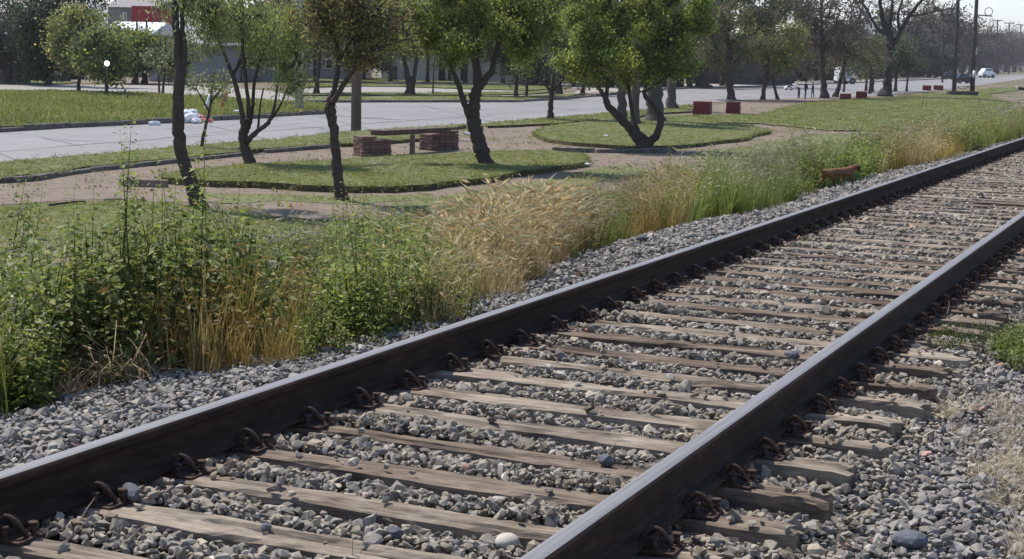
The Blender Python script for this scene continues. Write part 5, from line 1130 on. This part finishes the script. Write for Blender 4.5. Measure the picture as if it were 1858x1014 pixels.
house('white_roof_house', 268, 378, 147, 80, 10, MT['wallgrey'], 'low grey house with a long white roof edge behind the leaning tree', 'flat', openings=[(318, 340, 96, 138, 'dark_doorway')], rmat=MT['roofw'], ov=.7)
house('gable_house', 186, 268, 138, 62, 8, MT['wallgrey'], 'low house with pale tin roof below the red building', 'gable', roofh=1.0, rmat=MT['roofw'], openings=[(205, 220, 80, 100, 'win')])
hs = house('two_storey_house', 196, 284, 128, 14, 7, MT['wallblock'], 'two-storey house with a bare block wall and red cladded half', 'gable', roofh=.8, rmat=MT['roofd'], openings=[(224, 231, 24, 38, 'win')])
# red half: its own storey volume stands a little forward
a, b2 = frontal(242, 284, 129.2, -.08); L = np.linalg.norm(b2-a); s = ppm(a); mb = MB(); mb.box((0, 3.4, (128-30)/s), (L, 7.3, 38/s)); o = mb.build('red_cladding', MT['wallred'], hs)
loc = hs.matrix_world.inverted() if False else None
mid = Vector((a+b2)/2)-hs.location; ca, sa = math.cos(-hs.rotation_euler.z), math.sin(-hs.rotation_euler.z); o.location = (mid.x*ca-mid.y*sa, mid.x*sa+mid.y*ca-.15, 0)
house('garden_wall', -200, 130, 141, 128, .25, MT['fence'], 'long low dark wall in the shade at the far left', cat='wall')
house('board_fence', 1040, 1240, 153, 116, .2, MT['fence'], 'shade-coloured board fence across the road behind the straight trunks', cat='fence')  # dark boards carry the shade of this stretch in their colour
house('long_wall', 1245, 1440, 151, 110, .25, MT['fence'], 'long shade-coloured wall behind the two red brick blocks', cat='wall', openings=[(1290, 1300, 122, 148, 'dark_doorway')], by2=146)  # dark colour stands in for the shade on this wall
house('low_wall', 380, 536, 144, 118, .25, MT['wallgrey'], 'grey low wall behind the forked tree', cat='wall', openings=[(430, 445, 124, 144, 'dark_doorway')])
# ------------------------------------------------------------------ vehicles
def car(px, py, w_px, h_px, body, label, van=False, rz=None):
    b = at(px, py, GZ+.02); s = ppm(b); L = w_px/s; Hh = h_px/s; Wd = Hh*1.05; root = empty('parked_van' if van else 'parked_car', b, YAW+.18 if rz is None else rz)
    if van: prof = [(-.5, .16), (-.5, .95), (-.44, 1), (.22, 1), (.36, .62), (.48, .52), (.5, .16)]
    else: prof = [(-.5, .2), (-.5, .55), (-.42, .62), (-.26, 1), (.14, 1), (.30, .63), (.48, .54), (.5, .2)]
    mb = MB(); vs = []
    for sd_ in (-1, 1): vs.append([mb.bm.verts.new((x*L, sd_*Wd/2*(1 if z < .66 else .86), z*Hh)) for x, z in prof])
    n = len(prof); mb.bm.faces.new(vs[0]); mb.bm.faces.new(vs[1][::-1])
    for i in range(n): mb.bm.faces.new((vs[0][(i+1) % n], vs[0][i], vs[1][i], vs[1][(i+1) % n]))
    bmesh.ops.recalc_face_normals(mb.bm, faces=mb.bm.faces); bmesh.ops.bevel(mb.bm, geom=list(mb.bm.edges), offset=.04*Hh, segments=2, affect='EDGES'); mb.build('body', body, root)
    for sd_ in (-1, 1):
        mb = MB(); z0, z1 = .64, .92; q = [(-.30, z0), (-.23, z1), (.12, z1), (.26, z0)] if not van else [(-.02, .6), (-.02, .9), (.22, .9), (.33, .62)]
        f = [mb.bm.verts.new((x*L, sd_*(Wd/2*.955 if z < .7 else Wd/2*.885), z*Hh)) for x, z in q]; mb.bm.faces.new(f); r_ = bmesh.ops.extrude_face_region(mb.bm, geom=mb.bm.faces[:]); bmesh.ops.translate(mb.bm, vec=(0, sd_*.03, 0), verts=[v for v in r_['geom'] if isinstance(v, bmesh.types.BMVert)]); mb.build('side_window', MT['glass'], root)
        for x in (-.31, .31):
            mb = MB(); mb.cyl((x*L, sd_*(Wd/2-.16), .19*Hh), (x*L, sd_*(Wd/2+.015), .19*Hh), .2*Hh, n=16); w = mb.build('wheel', MT['tyre'], root)
            mb = MB(); mb.cyl((x*L, sd_*(Wd/2+.012), .19*Hh), (x*L, sd_*(Wd/2+.03), .19*Hh), .11*Hh, n=10); mb.build('rim', MT['roofd'], w)
    return tag(root, label, 'van' if van else 'car')
car(1532, 152, 30, 30, MT['carwhite'], 'white van parked across the road behind the thin crooked trunk', True)
car(1748, 151, 34, 17, MT['cardark'], 'dark car on the road behind the two dark poles')
car(1790, 141, 26, 17, MT['carwhite'], 'white car far up the road right of the dark poles')
car(1722, 144, 24, 13, MT['cardark'], 'distant dark car left of the two dark poles')
car(1431, 163, 16, 8, MT['carwhite'], 'distant low white car left of the group of people')
# ------------------------------------------------------------------ figures
def skin_mesh(verts, edges, radii, sub=2, root=0):
    m = bpy.data.meshes.new('tmp'); m.from_pydata(verts, edges, []); o = bpy.data.objects.new('tmp', m); COL.objects.link(o)
    md = o.modifiers.new('s', 'SKIN'); sv = m.skin_vertices[0] if m.skin_vertices else None
    for i, r in enumerate(radii): m.skin_vertices[0].data[i].radius = (r if isinstance(r, tuple) else (r, r))
    m.skin_vertices[0].data[root].use_root = True
    sb = o.modifiers.new('u', 'SUBSURF'); sb.levels = sub; sb.render_levels = sub
    dg = bpy.context.evaluated_depsgraph_get(); dg.update(); me = bpy.data.meshes.new_from_object(o.evaluated_get(dg)); bpy.data.objects.remove(o); bpy.data.meshes.remove(m)
    for p in me.polygons: p.use_smooth = True
    return me
def dog():
    hp = ongnd(1492, 346); fp = ongnd(1545, 338); d = fp-hp; ang = math.atan2(d[1], d[0]); s = ppm(hp); L = np.linalg.norm(d)
    k = L/.36*.80; gzv = float((hp[2]+fp[2])/2)+.04
    root = (hp+fp)/2
    V = []; E = []; Rr = []
    def chain(pts, start=None):
        prev = start
        for (x, y, z, r) in pts:
            zz = z if z > .2 else z*.86
            V.append((x*k, y*k, (z-.03 if z > .16 else z*.82)*k*.84)); Rr.append(r*k*(.84 if z > .12 else 1.05)); i = len(V)-1
            if prev is not None: E.append((prev, i))
            prev = i
        return prev
    chain([(0, 0, .180, .052)])                             # 0 mid trunk (root)
    hip = chain([(-.09, 0, .185, .046), (-.165, 0, .190, .048), (-.205, 0, .185, .036)], 0)
    tail = chain([(-.235, 0, .20, .014), (-.275, 0, .225, .010), (-.32, .0, .262, .007), (-.345, 0, .290, .004)], hip)
    chest = chain([(.08, 0, .178, .060), (.15, 0, .185, .060), (.19, 0, .20, .046)], 0)
    head = chain([(.235, 0, .225, .034), (.275, 0, .232, .036), (.300, 0, .222, .034), (.325, 0, .198, .021), (.350, 0, .178, .015), (.362, 0, .170, .012)], chest)
    hi_i = 2; ch_i = 9
    def leg(start, pts): chain(pts, start)
    leg(hi_i, [(-.175, .035, .150, .034), (-.165, .040, .105, .020), (-.205, .040, .058, .010), (-.215, .040, .018, .009), (-.200, .040, .005, .010)])
    leg(hi_i, [(-.160, -.035, .150, .034), (-.110, -.040, .105, .020), (-.118, -.040, .055, .010), (-.095, -.040, .018, .009), (-.075, -.040, .005, .010)])
    leg(ch_i, [(.140, .035, .140, .026), (.125, .038, .090, .014), (.110, .038, .045, .010), (.100, .038, .012, .009), (.115, .038, .004, .010)])
    leg(ch_i, [(.155, -.035, .140, .026), (.175, -.038, .095, .014), (.190, -.038, .050, .010), (.180, -.038, .015, .009), (.196, -.038, .005, .010)])
    me = skin_mesh(V, E, Rr, 2); me.name = 'dog_body'; me.materials.append(MT['dogfur']); me.materials.append(MT['dogdark'])
    for p in me.polygons:
        if p.center.x > .338*k or (p.center.z < .03*k): p.material_index = 1
    o = empty('dog', (root[0], root[1], gzv), ang); tag(o, 'small reddish-brown dog walking right beside the far rail, head lowered and tail out', 'dog')
    b_ = bpy.data.objects.new('body', me); COL.objects.link(b_); b_.parent = o
    for sd_ in (-1, 1):
        mb = MB(); mb.sph((.282*k, sd_*.036*k, .163*k), .024*k, (.75, .35, 1.25), 2); mb.build('ear', MT['dogdark'], o)
        mb = MB(); mb.sph((.318*k, sd_*.022*k, .166*k), .005*k, n=2); mb.build('eye', MT['hair'], o)
    mb = MB(); mb.sph((.372*k, 0, .12*k), .010*k, n=2); mb.build('nose', MT['hair'], o)
    mb = MB()
    for i in range(14):
        a0, a1 = i/14*2*math.pi, (i+1)/14*2*math.pi; mb.cyl((.205*k, .040*k*math.cos(a0), (.150+.040*math.sin(a0))*k), (.205*k, .040*k*math.cos(a1), (.150+.040*math.sin(a1))*k), .004*k, n=6)
    mb.build('collar', MT['redbrick'], o)
dog()
def person(px, py, ytop, label, top, legs, hair, pose, rz=0):
    b = at(px, py); s = ppm(b); H = (py-ytop)/s*(1.0 if pose != 'bend' else 1.28); k = H/1.72; V = []; E = []; Rr = []
    def ch(pts, st=None):
        prev = st
        for (x, y, z, r) in pts:
            V.append((x*k, y*k, z*k)); Rr.append(r*k); i = len(V)-1
            if prev is not None: E.append((prev, i))
            prev = i
        return prev
    bend = pose == 'bend'
    ch([(0, 0, .92, .135)]); f = (lambda x, z: (x+(z-.92)*.95, .92+(z-.92)*.42)) if bend else (lambda x, z: (x, z))
    def T(pts): return [(*[f(x, z)[0]], y, f(x, z)[1], r) for x, y, z, r in pts]
    w = ch(T([(0, 0, 1.08, .125)]), 0); c = ch(T([(0, 0, 1.30, .145)]), w); n = ch(T([(0, 0, 1.46, .055), (.01, 0, 1.53, .055)]), c)
    h = ch(T([(.02, 0, 1.60, .095), (.015, 0, 1.68, .075)]), n)
    for sd_ in (-1, 1):
        ch(T([(0, sd_*.16, 1.40, .052), (.03, sd_*.21, 1.16, .042), (.10 if not bend else .0, sd_*.20, .95, .034), (.14 if not bend else .0, sd_*.19, .86, .03)]), c)
        st = .12 if pose == 'walk' else .03
        ch([(sd_*st*.4, sd_*.09, .78, .09), (sd_*st, sd_*.09, .48, .062), (sd_*st*1.1-.02, sd_*.09, .12, .042), (sd_*st*1.1-.01, sd_*.09, .04, .045), (sd_*st*1.1+.12, sd_*.09, .03, .035)], 0)
    me = skin_mesh(V, E, Rr, 2); me.name = 'person_body'
    for m_ in (top, legs, MT['skin']): me.materials.append(m_)
    hz = f(0, 1.50)
    for p in me.polygons:
        x, y, z = p.center/k
        if bend: isH = x > f(0, 1.49)[0] or (z < .75 and abs(y) > .15)
        else: isH = z > 1.49 or (abs(y) > .16 and z < .92)
        p.material_index = 2 if isH else (1 if z < .93 and abs(y) < .17 else 0)
    o = empty('person', b, rz); tag(o, label, 'person', 'people standing on the road edge'); bo = bpy.data.objects.new('body', me); COL.objects.link(bo); bo.parent = o
    hx, hz_ = f(.005, 1.66); mb = MB(); mb.sph((hx*k-.02*k, 0, hz_*k+.015*k), .108*k, (1, .92, .95), 2); mb.build('hair', hair, o)
person(1449, 178, 149, 'person in a white shirt and dark trousers bending over at the road edge', MT['clothw'], MT['clothd'], MT['hair'], 'bend', YAW+math.pi*.9)
person(1461, 179, 147, 'person in dark clothes standing in the middle of the group', MT['clothd'], MT['clothd'], MT['hair'], 'walk', YAW+.6)
person(1474, 178, 147, 'person in a slate jacket with grey hair, rightmost of the group', MT['clothg'], MT['clothg'], MT['hairg'], 'walk', YAW+math.pi)
# pale animal lying at the right edge: low white-headed brown dog
b = at(1853, 164); s = ppm(b); k = 20/s/.7; V = [(0, 0, .12), (-.16, 0, .14), (-.26, 0, .19), (-.33, 0, .21), (-.39, 0, .19), (.15, 0, .12), (.28, 0, .11), (.40, .04, .05), (-.2, .08, .04), (-.32, .09, .03), (-.2, -.08, .04), (-.32, -.09, .03), (.22, .11, .04), (.12, .15, .03), (.22, -.11, .04), (.12, -.15, .03)]
E = [(0, 1), (1, 2), (2, 3), (3, 4), (0, 5), (5, 6), (6, 7), (1, 8), (8, 9), (1, 10), (10, 11), (5, 12), (12, 13), (5, 14), (14, 15)]
Rr = [.09, .09, .06, .065, .03, .095, .07, .02, .03, .022, .03, .022, .045, .025, .045, .025]
me = skin_mesh([(x*k, y*k, z*k) for x, y, z in V], E, [r*k for r in Rr], 2); me.materials.append(MT['dogdark']); me.materials.append(MT['clothw'])
for p in me.polygons:
    if p.center.x < -.22*k: p.material_index = 1
o = bpy.data.objects.new('lying_dog', me); COL.objects.link(o); o.location = b; o.rotation_euler = (0, 0, YAW); tag(o, 'dark brown dog with a white head lying at the right edge of the photo', 'dog')
# ------------------------------------------------------------------ hills
def hills():
    xs = np.linspace(-3200, 1800, 120); r = np.random.default_rng(5); A = NP()
    h = 75+25*np.sin(xs*.0019+1)+16*np.sin(xs*.006)+8*np.sin(xs*.017+2)+r.normal(0, 2, len(xs))
    rows = [(3000, 0), (3300, .6), (3600, 1), (3900, .7), (4300, 0)]
    V = np.concatenate([np.stack([xs, np.full_like(xs, y)+40*np.sin(xs*.01), GZ-2+h*f], -1) for y, f in rows]); n = len(xs)
    i, j = np.meshgrid(np.arange(n-1), np.arange(len(rows)-1)); a = (j*n+i).ravel(); o = mesh_np('hills', V, np.stack([a, a+1, a+n+1, a+n], -1), mat=MT['hill'], smooth=True); tag(o, kind='structure')
hills()
print('objects', len(S.objects))

# ------------------------------------------------------------------ air
def haze():
    mb = MB(); mb.box((-100, 2300, 70), (5200, 4900, 148)); m = bpy.data.materials.new('haze'); m.use_nodes = True; t = m.node_tree; t.nodes.clear()
    out = t.nodes.new('ShaderNodeOutputMaterial'); v = t.nodes.new('ShaderNodeVolumePrincipled'); v.inputs['Color'].default_value = (.93, .94, 1, 1); v.inputs['Density'].default_value = HAZE; v.inputs['Anisotropy'].default_value = .2
    t.links.new(v.outputs[0], out.inputs['Volume']); o = mb.build('haze', m); tag(o, kind='stuff')
HAZE = .0002
haze()
